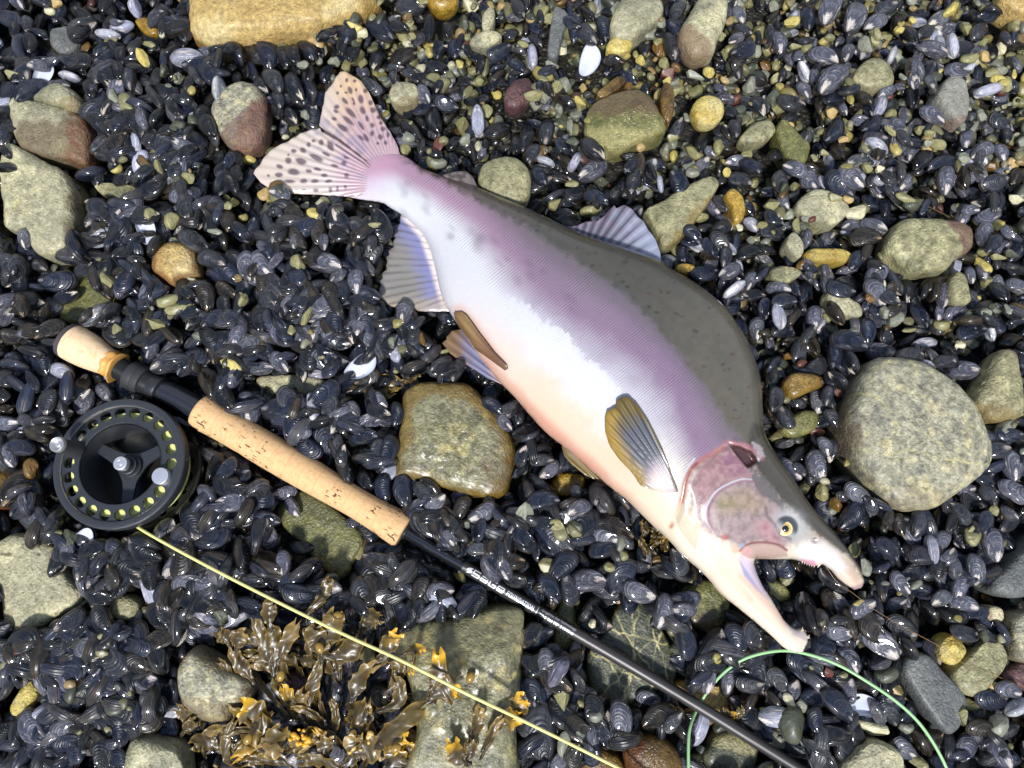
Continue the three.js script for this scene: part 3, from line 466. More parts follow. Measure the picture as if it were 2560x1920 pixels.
  // spots of the back and worn pale scales of the flank
  for (let n = 0; n < 70; n++) { const k = Math.floor(R() * 108) + 6, [bx, by] = BACKLINE[k], a = (0.1 + R() * 0.75), [dx, dy] = d_.reduce((b, p) => Math.hypot(p[0] - bx, p[1] - by) < Math.hypot(b[0] - bx, b[1] - by) ? p : b); blob(lerp(bx, dx, a), lerp(by, dy, a), 2.5 + R() * 6, 2 + R() * 2.5, -0.6 + R(), R() < 0.4 ? lin(92, 52, 46) : lin(50, 46, 40), 0.55, 0.5); }
  for (let n = 0; n < 26; n++) { const a = 0.05 + R() * 0.5, cx = 930 + a * 900 + R() * 60, cy = 420 + a * 560 + R() * 70; blob(cx, cy, 8 + R() * 10, 5 + R() * 6, 0.8, lin(96, 76, 98), 0.20, 0.8); }
  for (const [cx, cy, r] of [[1310, 790, 44], [1395, 850, 40], [1340, 835, 50], [1430, 880, 30], [1488, 935, 34], [1520, 980, 44], [1460, 930, 40]]) blob(cx, cy, r * 1.25, r * 0.62, 0.85, C.white, 0.85, 0.25, 0.5);
  fill(pts('1131,770 1160,800 1230,880 1262,905 1240,870 1190,800 1150,760'), lin(238, 178, 150), 0.6, 14);
  fill(pts('1262,985 1330,1010 1420,1090 1520,1190 1480,1185 1380,1100 1300,1020'), lin(226, 160, 140), 0.5, 16);
  blob(1560, 880, 1, 1, 0, C.white, 0);
  // head: throat, cheek, gill cover
  const HEAD = pts('1822,1104 1870,1112 1905,1090 1931,1126 1967,1176 2020,1257 2070,1313 2134,1394 2162,1455 2120,1470 2060,1420 1990,1405 1880,1402 1893,1437 1926,1493 2022,1592 2005,1640 1960,1625 1843,1518 1734,1412 1678,1357 1690,1290 1706,1237 1722,1174');
  fill(HEAD, lin(246, 230, 206), 0.9, 5);
  fill(pts('1822,1108 1875,1122 1900,1160 1945,1235 1980,1300 2000,1345 1960,1368 1900,1350 1850,1372 1810,1345 1775,1330 1750,1318 1740,1280 1728,1230 1722,1200 1760,1150'), C.cheek, 0.95, 12, 8);
  fill(pts('1745,1160 1822,1112 1860,1160 1880,1195 1830,1200 1790,1222 1765,1255 1745,1290 1732,1230'), lin(172, 128, 132), 0.8, 14, 8);
  fill(pts('1820,1120 1850,1150 1876,1190 1840,1190 1800,1160'), lin(150, 100, 126), 0.7, 14, 6);
  blob(1818, 1264, 30, 26, 0.4, lin(140, 130, 70), 0.75, 0.6); blob(1868, 1254, 40, 28, 0.5, lin(172, 150, 116), 0.6, 0.6);
  blob(1850, 1310, 60, 30, 0.4, lin(172, 152, 152), 0.5, 0.7); blob(1925, 1330, 34, 22, 0.6, lin(196, 138, 146), 0.7, 0.6);
  area(1720, 1110, 2020, 1380, (x, y) => { const n = fbm(x / 11, y / 11, 4, 4); return [n > 0 ? lin(206, 176, 170) : lin(110, 92, 92), Math.min(0.35, Math.abs(n) * 0.8) * smooth(-4, 14, polySD(HEAD, x, y)) * smooth(1400, 1350, y)]; });
  // dark crown down to the snout
  fill(pts('1868,1112 1880,1060 1950,1060 2200,1420 2166,1462 2150,1436 2120,1392 2080,1366 2046,1340 2016,1316 1990,1284 1962,1262 1930,1222 1900,1186 1884,1150'), lin(66, 62, 54), 0.95, 8, 6);
  fill(pts('1873,1159 1893,1181 1918,1202 1944,1237 1972,1270 1955,1276 1930,1252 1904,1238 1884,1206'), lin(104, 102, 102), 0.85, 5, 8);  // jagged grey head patch: sky reflection painted in
  fill(pts('2016,1316 2050,1340 2090,1372 2130,1405 2155,1446 2140,1462 2110,1430 2060,1390 2020,1352'), lin(150, 122, 104), 0.5, 14, 8);
  fill(pts('2080,1400 2120,1410 2152,1440 2158,1462 2136,1475 2110,1452'), lin(232, 194, 166), 0.6, 22, 8);
  blob(1975, 1310, 42, 34, 0.7, lin(196, 200, 204), 0.75, 0.6, 0.1); blob(2002, 1335, 30, 24, 0.6, lin(188, 188, 182), 0.7, 0.6, 0.1);
  fill(pts('1985,1382 2010,1352 2060,1352 2096,1380 2120,1420 2090,1432 2060,1412 2000,1402'), lin(246, 234, 230), 0.85, 10, 5);
  line(spline2(pts('1914,1268 1918,1290 1936,1310 1950,1335 1975,1346'), 20), 4, lin(112, 104, 104), 0.6);
  area(1930, 1280, 2000, 1360, (x, y) => { const r = Math.hypot(x - 1966, y - 1318); return [lin(44, 52, 62), 0.9 * smooth(33, 25, r) * smooth(-12, 10, -(y - 1318) * 0.8 + (x - 1966) * 0.6)]; });
  line(spline2(pts('1817,1106 1850,1110 1880,1122 1905,1145'), 20), 6, lin(176, 110, 124), 0.8);
  fill(SLIT, lin(70, 34, 38), 0.92, 3);
  fill(pts('1880,1104 1902,1112 1912,1140 1896,1152 1888,1128'), lin(196, 180, 184), 0.8, 3, 5);
  line(GILL.slice(4, 42), 7, lin(184, 108, 102), 0.7, 0.8); line(GILL.slice(18), 3.6, lin(140, 66, 52), 0.7, 0.8); line(GILL.slice(40).map(([x, y]) => [x - 2, y]), 6, lin(222, 134, 96), 0.5);
  line(spline2(pts('1745,1148 1725,1176 1712,1204'), 12).map(([x, y]) => [x - 9, y - 2]), 2.4, lin(220, 224, 232), 0.7);
  line(PREOP.slice(0, 40), 2.4, lin(222, 220, 230), 0.75, 0.8); line(PREOP.slice(34), 2.2, lin(206, 176, 190), 0.8, 0.6); line(PREOP.map(([x, y]) => [x + 5, y + 4]), 3.4, lin(150, 106, 128), 0.55);
  fill(pts('1681,1300 1706,1262 1722,1300 1740,1322 1775,1338 1800,1352 1790,1400 1770,1430 1710,1380'), lin(250, 240, 214), 0.95, 8);
  for (let n = 0; n < 13; n++) { const f = n / 12; line(spline2([[lerp(1690, 1712, f), lerp(1296, 1250, f)], [lerp(1700, 1732, f), lerp(1322, 1290, f)], [lerp(1738, 1752, f), lerp(1372, 1316, f)]], 12), 1.4, lin(204, 178, 146), 0.7); }
  for (const L of ['1722,1212 1734,1240 1738,1275 1736,1312', '1714,1250 1716,1280 1726,1302']) line(spline2(pts(L), 20), 2.2, lin(244, 246, 246), 0.85, 0.6);
  fill([...MAXIL, [1969, 1390], [1918, 1397], [1872, 1396], [1856, 1386]], lin(196, 164, 152), 0.9, 3); line(MAXIL, 3, lin(136, 74, 76), 0.85); blob(1868, 1380, 14, 14, 0, lin(226, 170, 166), 0.8);
  blob(1812, 1342, 10, 7, 0.2, lin(186, 104, 86), 0.7); blob(1838, 1372, 9, 12, 0.3, lin(232, 190, 160), 0.8); blob(1852, 1364, 9, 5, -0.4, lin(170, 176, 206), 0.8);
  // inside of the lower jaw
  fill(pts('1846,1388 1880,1402 1894,1437 1910,1470 1930,1500 1926,1500 1896,1474 1866,1440'), lin(228, 208, 226), 0.95, 4); fill(pts('1846,1396 1862,1420 1880,1446 1900,1476 1920,1498 1890,1474 1860,1440'), lin(166, 164, 206), 0.9, 4);
  line(spline2(pts('1850,1440 1890,1478 1930,1520 1965,1562'), 30), 8, lin(240, 190, 170), 0.5);
  fill(pts('1965,1560 1990,1568 2018,1584 2022,1604 2004,1598 1985,1588'), lin(176, 160, 178), 0.6, 6, 4); fill(pts('1970,1590 2000,1600 2018,1612 2006,1634 1975,1624'), lin(250, 226, 208), 0.8, 6);
  line(spline2(pts('1700,1386 1760,1446 1830,1512 1900,1570'), 30), 7, lin(240, 206, 186), 0.5);
  for (const L of ['1780,1340 1790,1400 1850,1480 1920,1550', '1800,1390 1830,1440 1880,1500']) line(spline2(pts(L), 30), 5, lin(226, 198, 170), 0.45);
  area(2025, 1338, 2050, 1362, (x, y) => { const r = Math.hypot((x - 2037) / 1.1, y - 1350); return [lin(206, 190, 186), 0.8 * smooth(12, 8, r)]; }); blob(2037, 1346, 4.5, 3.5, 0, lin(92, 76, 76), 0.7);
  fill(pts('1999,1398 2036,1400 2044,1418 2015,1411'), lin(236, 150, 186), 0.8, 4);
}
const skinAt = (px, py) => { const x = clamp(Math.round(px - CX0), 0, CW - 1), y = clamp(Math.round(py - CY0), 0, CH - 1), i = (y * CW + x) * 3; return [skin[i], skin[i + 1], skin[i + 2]]; };
const FISHW = 2048, FISHH = Math.round(2048 * (FB.nz - 1) / (FB.nx - 1)), fw = (FB.nx - 1) * FB.cell, fh = (FB.nz - 1) * FB.cell;
const fishPix = (u, v) => { const x = FB.x0 + u * fw, z = FB.z0 + v * fh; return pix(x, gridAt(FB, M_, x, z) + gridAt(FB, T_, x, z), z); };
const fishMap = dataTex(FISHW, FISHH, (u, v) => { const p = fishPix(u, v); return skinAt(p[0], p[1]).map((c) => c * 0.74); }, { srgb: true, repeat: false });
const fishBump = dataTex(1400, 1150, (u, v) => {
  const [px, py] = fishPix(u, v), s = sOf(px, py), lx = px * 0.63 + py * 0.77, ly = -px * 0.77 + py * 0.63;
  const X = clamp(Math.round(px - CX0), 0, CW - 1), Y = clamp(Math.round(py - CY0), 0, CH - 1), n = 0.5 + 0.5 * fbm(px / 9, py / 9, 1, 4), h = 0.30 + 0.30 * scales[Y * CW + X] + 0.4 * n; return [h, h, h];
}, { repeat: false });
const fishRough = dataTex(512, 420, (u, v) => { const [px, py] = fishPix(u, v), n = fbm(px / 34, py / 34, 12, 4), m = fbm(px / 9, py / 9, 3, 3), h = clamp(0.62 + 0.5 * n + 0.25 * m, 0.15, 1); return [h, h, h]; }, { repeat: false });
const salmon = thing('salmon', 'humpbacked pink and silver salmon with open hooked jaws lying on the mussels', 'fish');
const fishMat = new THREE.MeshPhysicalMaterial({ map: fishMap, roughness: 0.62, roughnessMap: fishRough, bumpMap: fishBump, bumpScale: 0.00042, clearcoat: 0.65, clearcoatRoughness: 0.16, specularIntensity: 0.7 });
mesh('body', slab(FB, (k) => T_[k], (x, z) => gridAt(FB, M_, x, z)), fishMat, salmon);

// fins: thin rayed slabs
const finMat = new THREE.MeshPhysicalMaterial({ vertexColors: true, roughness: 0.4, clearcoat: 0.5, clearcoatRoughness: 0.2, side: THREE.DoubleSide });
function fin(name, P, { h, cell = 0.0008, thick = 0.0011, origin, rays = 60, ripple = 0.0005, color, onBody }) {
  const hp = typeof h === 'function' ? h : () => h;
  const plan = P.map(([px, py]) => { if (onBody) { const v = surf(px, py), y = Math.max(v.y, 0.02) + onBody, w = at(px, py, y); return [w.x, w.z]; } const v = at(px, py, hp(px, py)); return [v.x, v.z]; });
  const F = inflate(plan, cell), ang = (px, py) => Math.atan2(py - origin[1], px - origin[0]);
  const mid = (x, z) => { const [px, py] = pix(x, onBody ? bodyTop(x, z) : 0.04, z), a = Math.sin(ang(px, py) * rays), r = Math.hypot(px - origin[0], py - origin[1]); return (onBody ? Math.max(bodyTop(x, z), gridAt(FB, M_, x, z)) + onBody * smooth(10, 60, r) : hp(px, py)) + ripple * a * smooth(20, 90, r); };
  const g = slab(F, (k) => thick * (1 - Math.exp(-Math.max(0, F.sd[k]) / 0.0014)), mid, (x, y, z) => { const [px, py] = pix(x, y, z), a = ang(px, py); return color(px, py, a, Math.sin(a * rays), F.sd ? gridAt(F, F.sd, x, z) : 0).map((c) => clamp(c * 0.84, 0.004, 0.9)); });
  return mesh(name, g, finMat, salmon);
}
const SPOTS = 'U:1140,185,20,28,0 1230,195,22,18,0 1070,255,15,20,0 1180,300,28,45,-20 1130,330,22,15,0 1245,298,14,20,0 1350,310,28,25,0 1030,335,18,22,0 1300,405,35,50,0 1115,425,24,48,-45 1210,410,12,30,-30 1220,455,16,22,0 1415,445,28,30,0 1020,495,32,28,0 1015,545,30,20,20 1445,530,38,34,0 1320,535,28,55,-25 1180,560,30,85,-45 995,630,32,22,20 1150,650,25,85,-48 1370,630,20,40,-15 1500,615,24,24,0 1305,710,22,60,-35 1435,705,28,28,0 1530,680,28,18,-20 1095,735,75,32,30 1555,748,32,28,0 1430,800,24,35,0 1525,840,34,32,0 1615,815,22,32,0 1360,850,22,60,-32 1585,908,24,26,0 1300,850,18,50,-45 1495,915,20,16,0 845,900,30,35,-20 700,925,25,30,0 755,885,22,18,0 950,945,34,62,-30 635,990,42,30,30 525,1005,32,25,0 465,1045,14,14,0 465,1115,42,35,20 610,1125,65,40,20 790,1085,90,32,28 900,1040,50,20,30 365,1185,42,25,20 525,1240,75,38,8 355,1280,44,30,0 235,1288,18,16,0 700,1235,42,22,10 800,1210,45,20,15 1000,1170,50,18,15 1105,1140,35,22,20 1130,1080,35,16,20 880,1280,40,22,0 475,1350,68,22,2 642,1345,44,28,-5 770,1347,45,24,-5 930,1347,42,20,-12 1135,1285,30,28,0 300,1400,50,24,25 440,1460,38,22,10 560,1465,24,16,0 645,1462,24,22,0 782,1458,34,22,0 950,1448,24,28,0 1030,1437,16,30,0 1122,1420,18,24,0'
  .slice(2).split(' ').map((s) => s.split(',').map(Number)).map(([x, y, a, b, r]) => [x / 4.609 + 620, y / 4.609 + 160, a / 4.609, b / 4.609, r * Math.PI / 180]);
const TAIL = pts('869,492 820,489 772,486 718,483 681,475 652,457 633,433 637,425 652,407 661,390 685,368 718,353 750,333 783,321 800,320 806,330 812,328 797,312 802,286 809,255 813,229 826,216 841,192 850,180 865,179 880,188 904,203 924,233 937,262 952,294 976,329 993,361 1001,388 985,430 940,470 900,490');
fin('tail_fin', TAIL, {
  h: (px, py) => 0.029 + 0.004 * Math.sin((py - 330) / 90) + 0.003 * smooth(900, 660, px), origin: [985, 452], rays: 78, ripple: 0.0004, cell: 0.0007,
  color: (px, py, a, w, sd) => {
    const r = Math.hypot(px - 960, py - 430), n = fbm(px / 22, py / 22, 3, 3);
    let c = mix3(lin(198, 168, 176), lin(222, 190, 152), smooth(90, 250, r + 40 * n)); c = mix3(c, lin(216, 206, 200), smooth(0.012, 0.002, sd + 0.004 * n) * smooth(880, 800, px) * 0.75);
    c = mix3(c, lin(150, 140, 160), smooth(120, 60, Math.abs(lineD([[806, 326], [935, 425]], px, py)[2]) * 2.2) * 0.55 * smooth(0.2, -0.3, n));
    const fork = lineD([[806, 326], [850, 352], [900, 390], [935, 418]], px, py); c = mix3(c, lin(64, 30, 22), smooth(7, 1.5, fork[0] + 2 * n + fork[1] * 2) * 0.9); c = mix3(c, lin(78, 64, 84), smooth(4, 1, lineD([[840, 362], [900, 402], [940, 428]], px, py)[0]) * 0.7);
    let m = 0; for (const [sx, sy, sa, sb, sr] of SPOTS) { const dx = px - sx, dy = py - sy; if (Math.abs(dx) > 24 || Math.abs(dy) > 24) continue; const ca = Math.cos(sr), sn = Math.sin(sr); m = Math.max(m, smooth(1.3, 0.62, Math.hypot((dx * ca + dy * sn) / sa, (dy * ca - dx * sn) / sb) + 0.12 * w)); }
    c = mix3(c, lin(86, 66, 80), m * 0.86); return c.map((v) => v * (1 + 0.05 * w));
  } });
fin('anal_fin', pts('1004,528 1000,545 999,558 993,571 996,578 985,586 988,594 982,604 984,616 971,626 973,636 965,642 968,652 965,664 967,672 955,683 957,694 947,704 952,714 946,725 948,738 953,748 976,765 1014,774 1061,779 1099,779 1130,778 1150,800 1140,740 1120,670 1095,610 1050,560'), {
  h: (px, py) => lerp(0.036, 0.026, smooth(1080, 950, px)), origin: [1330, 660], rays: 120, ripple: 0.0001,
  color: (px, py, a, w, sd) => { const d = lineD([[1004, 528], [1060, 590], [1088, 672], [1113, 765]], px, py)[0], n = fbm(px / 30, a * 40, 1, 3); let c = mix3(lin(132, 134, 180), lin(142, 138, 132), smooth(14, 72, d + 12 * n)); c = mix3(c, lin(236, 222, 214), smooth(18, 3, d)); c = mix3(c, lin(190, 172, 154), smooth(725, 775, py + 15 * n) * 0.7); c = mix3(c, lin(80, 72, 84), smooth(0.5, 1.0, -w + 0.7 * n) * 0.45); return c.map((v) => v * (1 + 0.06 * w)); } });
fin('dorsal_fin', pts('1410,566 1442,562 1465,552 1494,550 1511,538 1526,520 1536,512 1541,520 1561,511 1581,522 1595,540 1610,551 1621,572 1639,595 1651,630 1654,660 1598,645 1540,630 1465,606'), {
  h: (px, py) => 0.052 + 0.006 * smooth(640, 520, py), origin: [1420, 720], rays: 54, ripple: 0.00014,
  color: (px, py, a, w, sd) => { const n = fbm(px / 20, py / 20, 6, 3); let c = mix3(lin(60, 68, 82), lin(150, 156, 178), smooth(1500, 1610, px + 30 * n)); c = mix3(c, lin(136, 112, 132), smooth(0.005, 0.001, sd + 0.002 * n) * smooth(1640, 1560, px) * 0.75); c = mix3(c, lin(36, 40, 52), smooth(0.5, 0.9, -w) * 0.75 * smooth(1650, 1560, px)); c = mix3(c, lin(200, 206, 220), smooth(0.7, 1, w) * 0.3); return c; } });
fin('adipose_fin', pts('1104,438 1120,432 1142,428 1165,428 1182,440 1196,472 1150,466'), { h: 0.04, origin: [1150, 520], rays: 10, ripple: 0, thick: 0.002, color: (px, py) => { const n = fbm(px / 9, py / 9, 2, 3); return mix3(lin(120, 108, 106), lin(74, 66, 62), smooth(-0.1, 0.4, n)); } });
fin('pelvic_fin', pts('1131,826 1115,842 1118,848 1104,856 1108,862 1115,869 1125,884 1151,904 1186,924 1217,945 1256,962 1262,940 1242,915 1194,868 1153,822'), { h: (px) => 0.036 + 0.006 * smooth(1120, 1250, px), origin: [1330, 1010], rays: 70, color: (px, py, a, w, sd) => { const n = fbm(px / 14, py / 14, 2, 3); let c = mix3(lin(128, 128, 158), lin(132, 102, 70), smooth(1190, 1130, px + 15 * n)); c = mix3(c, lin(212, 172, 150), smooth(1200, 1240, px + (py - 900) * -0.4) * 0.7); return c.map((v) => v * (1 + 0.25 * w)); } });
fin('pelvic_fin', pts('1133,778 1153,779 1166,788 1201,836 1237,881 1267,912 1270,921 1262,926 1242,912 1189,874 1156,828 1138,800'), { onBody: 0.003, origin: [1300, 950], rays: 60, color: (px, py, a, w, sd) => { let c = mix3(lin(164, 132, 88), lin(134, 92, 72), smooth(1170, 1240, px)); c = mix3(c, lin(104, 78, 50), smooth(0.004, 0.001, sd) * 0.5); return c.map((v) => v * (1 + 0.14 * w)); } });
fin('pectoral_fin', pts('1697,1230 1682,1193 1657,1124 1622,1056 1591,1008 1574,992 1556,991 1541,1002 1540,1018 1530,1022 1518,1028 1512,1049 1513,1081 1525,1117 1551,1152 1581,1183 1601,1214 1630,1224 1664,1232'), { onBody: 0.0045, origin: [1720, 1275], rays: 96, thick: 0.0014, color: (px, py, a, w, sd) => {
  const n = fbm(px / 20, py / 20, 5, 3), r = Math.hypot(px - 1700, py - 1230), lead = lineD([[1697, 1230], [1657, 1124], [1622, 1056], [1574, 992]], px, py)[0];
  let c = mix3(lin(196, 178, 190), lin(74, 77, 88), smooth(40, 130, r + 15 * n)); c = mix3(c, lin(104, 86, 36), smooth(185, 245, r + 14 * n)); const low = lineD([[1601, 1218], [1551, 1152], [1513, 1081], [1512, 1040]], px, py)[0];
  c = mix3(c, lin(158, 128, 48), smooth(44, 8, low + 8 * n) * smooth(60, 110, r)); c = mix3(c, lin(240, 214, 190), smooth(100, 40, r) * smooth(0, 50, lead) * 0.9); c = mix3(c, lin(112, 92, 38), smooth(9, 3, lead) * 0.9); c = mix3(c, lin(214, 214, 222), smooth(0.8, 1, w) * 0.4 * smooth(220, 120, r)); return c.map((v) => v * (1 + 0.10 * w)); } });
fin('pectoral_fin', pts('1403,1112 1410,1140 1428,1160 1460,1186 1500,1206 1520,1216 1490,1180 1440,1130'), { h: 0.036, origin: [1560, 1260], rays: 50, color: (px, py, a, w) => lin(128, 108, 60).map((v) => v * (1 + 0.2 * w)) });

// the eye
{
  const v = surf(1963, 1321), R = 19.5 * mpp(0.07), eye = [], g0 = new THREE.SphereGeometry(1, 40, 24, 0, 6.2832, 0, Math.PI / 2);
  const P = g0.attributes.position; for (let i = 0; i < P.count; i++) { const r = Math.hypot(P.getX(i), P.getZ(i)), a = Math.atan2(P.getZ(i), P.getX(i)); let c = mix3(lin(214, 178, 104), lin(244, 222, 160), smooth(0.62, 0.78, r)); c = mix3(c, lin(150, 108, 40), smooth(0.05, 0.0, Math.abs(r - 0.6)) * 0.7); c = mix3(c, lin(110, 84, 44), smooth(0.9, 1, r) * 0.8); eye.push(...c.map((q) => q * (1 + 0.08 * Math.sin(a * 17)))); }
  g0.setAttribute('color', new THREE.Float32BufferAttribute(eye, 3)); g0.scale(R, R * 0.42, R * 0.97);
  const up = new THREE.Vector3(-0.05, 1, 0.1).normalize(), e = mesh('eye', g0, new THREE.MeshPhysicalMaterial({ vertexColors: true, roughness: 0.2, clearcoat: 1, clearcoatRoughness: 0.05 }), salmon);
  e.position.set(v.x, v.y - 0.0011, v.z); e.quaternion.setFromUnitVectors(new THREE.Vector3(0, 1, 0), up);
  const pu = new THREE.SphereGeometry(1, 28, 12, 0, 6.2832, 0, Math.PI / 2); pu.scale(R * 0.44, R * 0.14, R * 0.44);
  const p = mesh('pupil', pu, new THREE.MeshPhysicalMaterial({ color: new THREE.Color(0.012, 0.014, 0.02), roughness: 0.08, clearcoat: 1, clearcoatRoughness: 0.03 }), e); p.position.set(0, R * 0.345, 0);
  // teeth along the upper jaw and the front of the lower jaw
  const tm = new THREE.MeshPhysicalMaterial({ color: new THREE.Color(...lin(232, 216, 190)), roughness: 0.35 });
  const tooth = (px, py, qx, qy, w) => { const a = at(px, py, 0.047), b = at(qx, qy, 0.046), l = a.distanceTo(b), g = new THREE.ConeGeometry(w, l, 8); g.translate(0, l / 2, 0); const t = mesh('tooth', g, tm, salmon); t.position.copy(a); t.quaternion.setFromUnitVectors(new THREE.Vector3(0, 1, 0), b.clone().sub(a).normalize()); };
  tooth(2050, 1405, 2044, 1420, 0.0018); for (let i = 0; i < 6; i++) tooth(2006 + i * 6, 1402 + i * 1.8, 2005 + i * 6, 1410 + i * 2, 0.0006); tooth(2006, 1576, 2006, 1566, 0.001); tooth(2020, 1594, 2024, 1586, 0.001);
}
// ------------------------------------------------------------------ the fly rod
const black = new THREE.MeshPhysicalMaterial({ color: new THREE.Color(0.018, 0.019, 0.022), roughness: 0.42, bumpMap: grit, bumpScale: 0.0001, clearcoat: 0.2, clearcoatRoughness: 0.35 });
const blackRubber = new THREE.MeshStandardMaterial({ color: new THREE.Color(0.028, 0.029, 0.032), roughness: 0.62, bumpMap: grit, bumpScale: 0.0002 });
const silver = new THREE.MeshStandardMaterial({ color: new THREE.Color(0.72, 0.72, 0.76), roughness: 0.36, metalness: 0.75 });
const ROD_Y = 0.034;
const rodP = pts('170,850 273,907 339,943 448,997 518,1037 1007,1326 1156,1413 1338,1523 1569,1659 1743,1763 1920,1873 2050,1954').map(([x, y], i) => at(x, y, lerp(ROD_Y, 0.026, smooth(0, 10, i))));
const rodC = new THREE.CatmullRomCurve3(rodP, false, 'centripetal');
const rodU = (px) => { let lo = 0, hi = 1; for (let i = 0; i < 30; i++) { const m = (lo + hi) / 2, v = rodC.getPoint(m); if (pix(v.x, v.y, v.z)[0] < px) lo = m; else hi = m; } return (lo + hi) / 2; };
const RS = mpp(ROD_Y);
// a turned piece along the rod: profile is [pixel x along the rod, radius in pixels]; frame keeps v = 0 on the far side and v = 0.5 to the sky
function turned(profile, n = 48, wobble, close = true) {
  const pos = [], uv = [], idx = [], rows = []; let run = 0, last = null;
  const list = close ? [[profile[0][0], 0.01], ...profile, [profile[profile.length - 1][0], 0.01]] : profile;
  for (const [px, r] of list) {
    const u = rodU(px), c = rodC.getPoint(u), t = rodC.getTangent(u), side = new THREE.Vector3(0, 1, 0).cross(t).normalize(), up = t.clone().cross(side).normalize();
    if (last) run += Math.max(c.distanceTo(last.c), Math.abs(r - last.r) * RS); last = { c, r };
    for (let k = 0; k <= n; k++) { const a = (k / n - 0.25) * 2 * Math.PI, rr = r * RS * (wobble ? wobble(px, a, r) : 1), p = c.clone().addScaledVector(side, Math.cos(a) * rr).addScaledVector(up, Math.sin(a) * rr); pos.push(p.x, p.y, p.z); uv.push(run, k / n); }
  }
  for (let j = 0; j < list.length - 1; j++) for (let k = 0; k < n; k++) { const a = j * (n + 1) + k, b = a + n + 1; idx.push(a, a + 1, b, a + 1, b + 1, b); }
  const g = geo(pos, idx, { uv }), N = g.attributes.normal;
  for (let j = 0; j < list.length; j++) { const a = j * (n + 1), b = a + n, v = new THREE.Vector3(N.getX(a) + N.getX(b), N.getY(a) + N.getY(b), N.getZ(a) + N.getZ(b)).normalize(); N.setXYZ(a, v.x, v.y, v.z); N.setXYZ(b, v.x, v.y, v.z); }
  return g;
}
const many = (a, b, n, f) => Array.from({ length: n + 1 }, (_, i) => [lerp(a, b, i / n), f(i / n)]);
const lathe = (s) => { const k = pts(s), c = spline2(k, 70); return c; };
const corkTex = (W, H, base, ring, pitA) => dataTex(W, H, (u, v, i, j) => {
  const x = u * 60, y = v * 14, n = fbm(x * 1.2, y * 2.2, 1, 4), rg = Math.abs(((u * 13 + 0.06 * n) % 1) - 0.5);
  let c = mix3(base, lin(200, 146, 94), smooth(0.0, 0.5, n) * 0.35); c = mix3(c, lin(246, 210, 162), smooth(0.05, 0.5, fbm(x * 2.3, y * 3, 8, 3)) * 0.22);
  if (ring) c = mix3(c, lin(190, 138, 88), smooth(0.025, 0.008, rg) * 0.6);
  const st = fbm(x * 0.9, y * 5, 31, 3), pit = smooth(0.30, 0.40, fbm(x * 0.9, y * 4.2, 50, 4)) * smooth(-0.05, 0.25, fbm(x * 0.22, y * 0.3, 21, 2)) * pitA; c = mix3(c, lin(206, 160, 108), smooth(0.2, 0.5, st) * 0.25); c = mix3(c, lin(84, 44, 22), pit); return c;
}, { srgb: true });
const uvScale = (g, s, t = 1) => { const U = g.attributes.uv; for (let i = 0; i < U.count; i++) U.setXY(i, U.getX(i) * s, U.getY(i) * t); return g; };
const rod = thing('fishing_rod', 'fly rod with cork handle, black reel seat and lettered graphite blank', 'fishing rod');
mesh('butt_cap', turned(lathe('146,24 150,36 158,43 168,46 180,46.5')), new THREE.MeshStandardMaterial({ color: new THREE.Color(...lin(76, 66, 72, 0.8)), roughness: 0.7, bumpMap: grit, bumpScale: 0.0004 }), rod);
mesh('butt_grip', uvScale(turned(lathe('180,46.6 200,46.4 225,44 250,39 268,35 280,34')), 8), new THREE.MeshStandardMaterial({ map: corkTex(512, 256, lin(246, 212, 170, 0.95), false, 0.25), roughness: 0.85, bumpMap: grit, bumpScale: 0.0002 }), rod);
{
  const bandMat = new THREE.MeshPhysicalMaterial({ color: new THREE.Color(...lin(236, 176, 92, 0.85)), roughness: 0.5, clearcoat: 0.2, clearcoatRoughness: 0.4 });
  const band = mesh('rubber_band', turned(many(270, 296, 22, (t) => 34.5 + 4.5 * Math.sin(t * 9) * t + 3 * t), 72, (px, a) => 1 + 0.055 * Math.sin(a * 3 + px * 0.25) * smooth(272, 292, px) + 0.03 * Math.sin(a * 7 + px * 0.1)), bandMat, rod);
  const loop = new THREE.CatmullRomCurve3(pts('300,884 320,895 340,898 358,894 367,899 366,908 352,910 338,905 322,903').map(([x, y], i) => at(x, y, ROD_Y + 0.007 - 0.0016 * i)));
  const sh = new THREE.Shape(); sh.absellipse(0, 0, 0.0011, 0.0024, 0, 6.2832); mesh('band_tail', new THREE.ExtrudeGeometry(sh, { steps: 60, extrudePath: loop, curveSegments: 10 }), bandMat, band);
}
for (let i = 0; i < 8; i++) mesh('thread', turned(many(297 + i * 3.6, 300.6 + i * 3.6, 6, (t) => 26 + 2.4 * Math.sin(t * Math.PI)), 40), black, rod);
mesh('locking_ring', turned(pts('323,30 325,35.5 328,37 340,37 343,36 344,34 345,36 347,37 358,37 361,36 362,32')), blackRubber, rod);
mesh('hood', turned([[362, 30], [363, 33], ...many(364, 380, 30, (t) => 32.5 + 1.1 * Math.sin(t * 31)), [382, 33], [390, 34.5], [399, 34.5], [402, 33], [403, 28]]), black, rod);
mesh('reel_seat', turned(many(400, 522, 8, () => 30)), new THREE.MeshPhysicalMaterial({ color: new THREE.Color(0.016, 0.018, 0.026), roughness: 0.30, clearcoat: 0.4, clearcoatRoughness: 0.2 }), rod);
const grip = spline2(pts('497,30 498,40 502,44 516,45 545,43 600,42 680,43 760,41.5 840,38 900,36.5 950,39 985,42.5 1005,43.5 1010,41 1011,30'), 150);
mesh('cork_handle', uvScale(turned(grip, 64), 1 / 0.16), new THREE.MeshStandardMaterial({ map: corkTex(2048, 512, lin(228, 184, 132, 0.95), true, 0.95), roughness: 0.82, bumpMap: grit, bumpScale: 0.0003 }), rod);
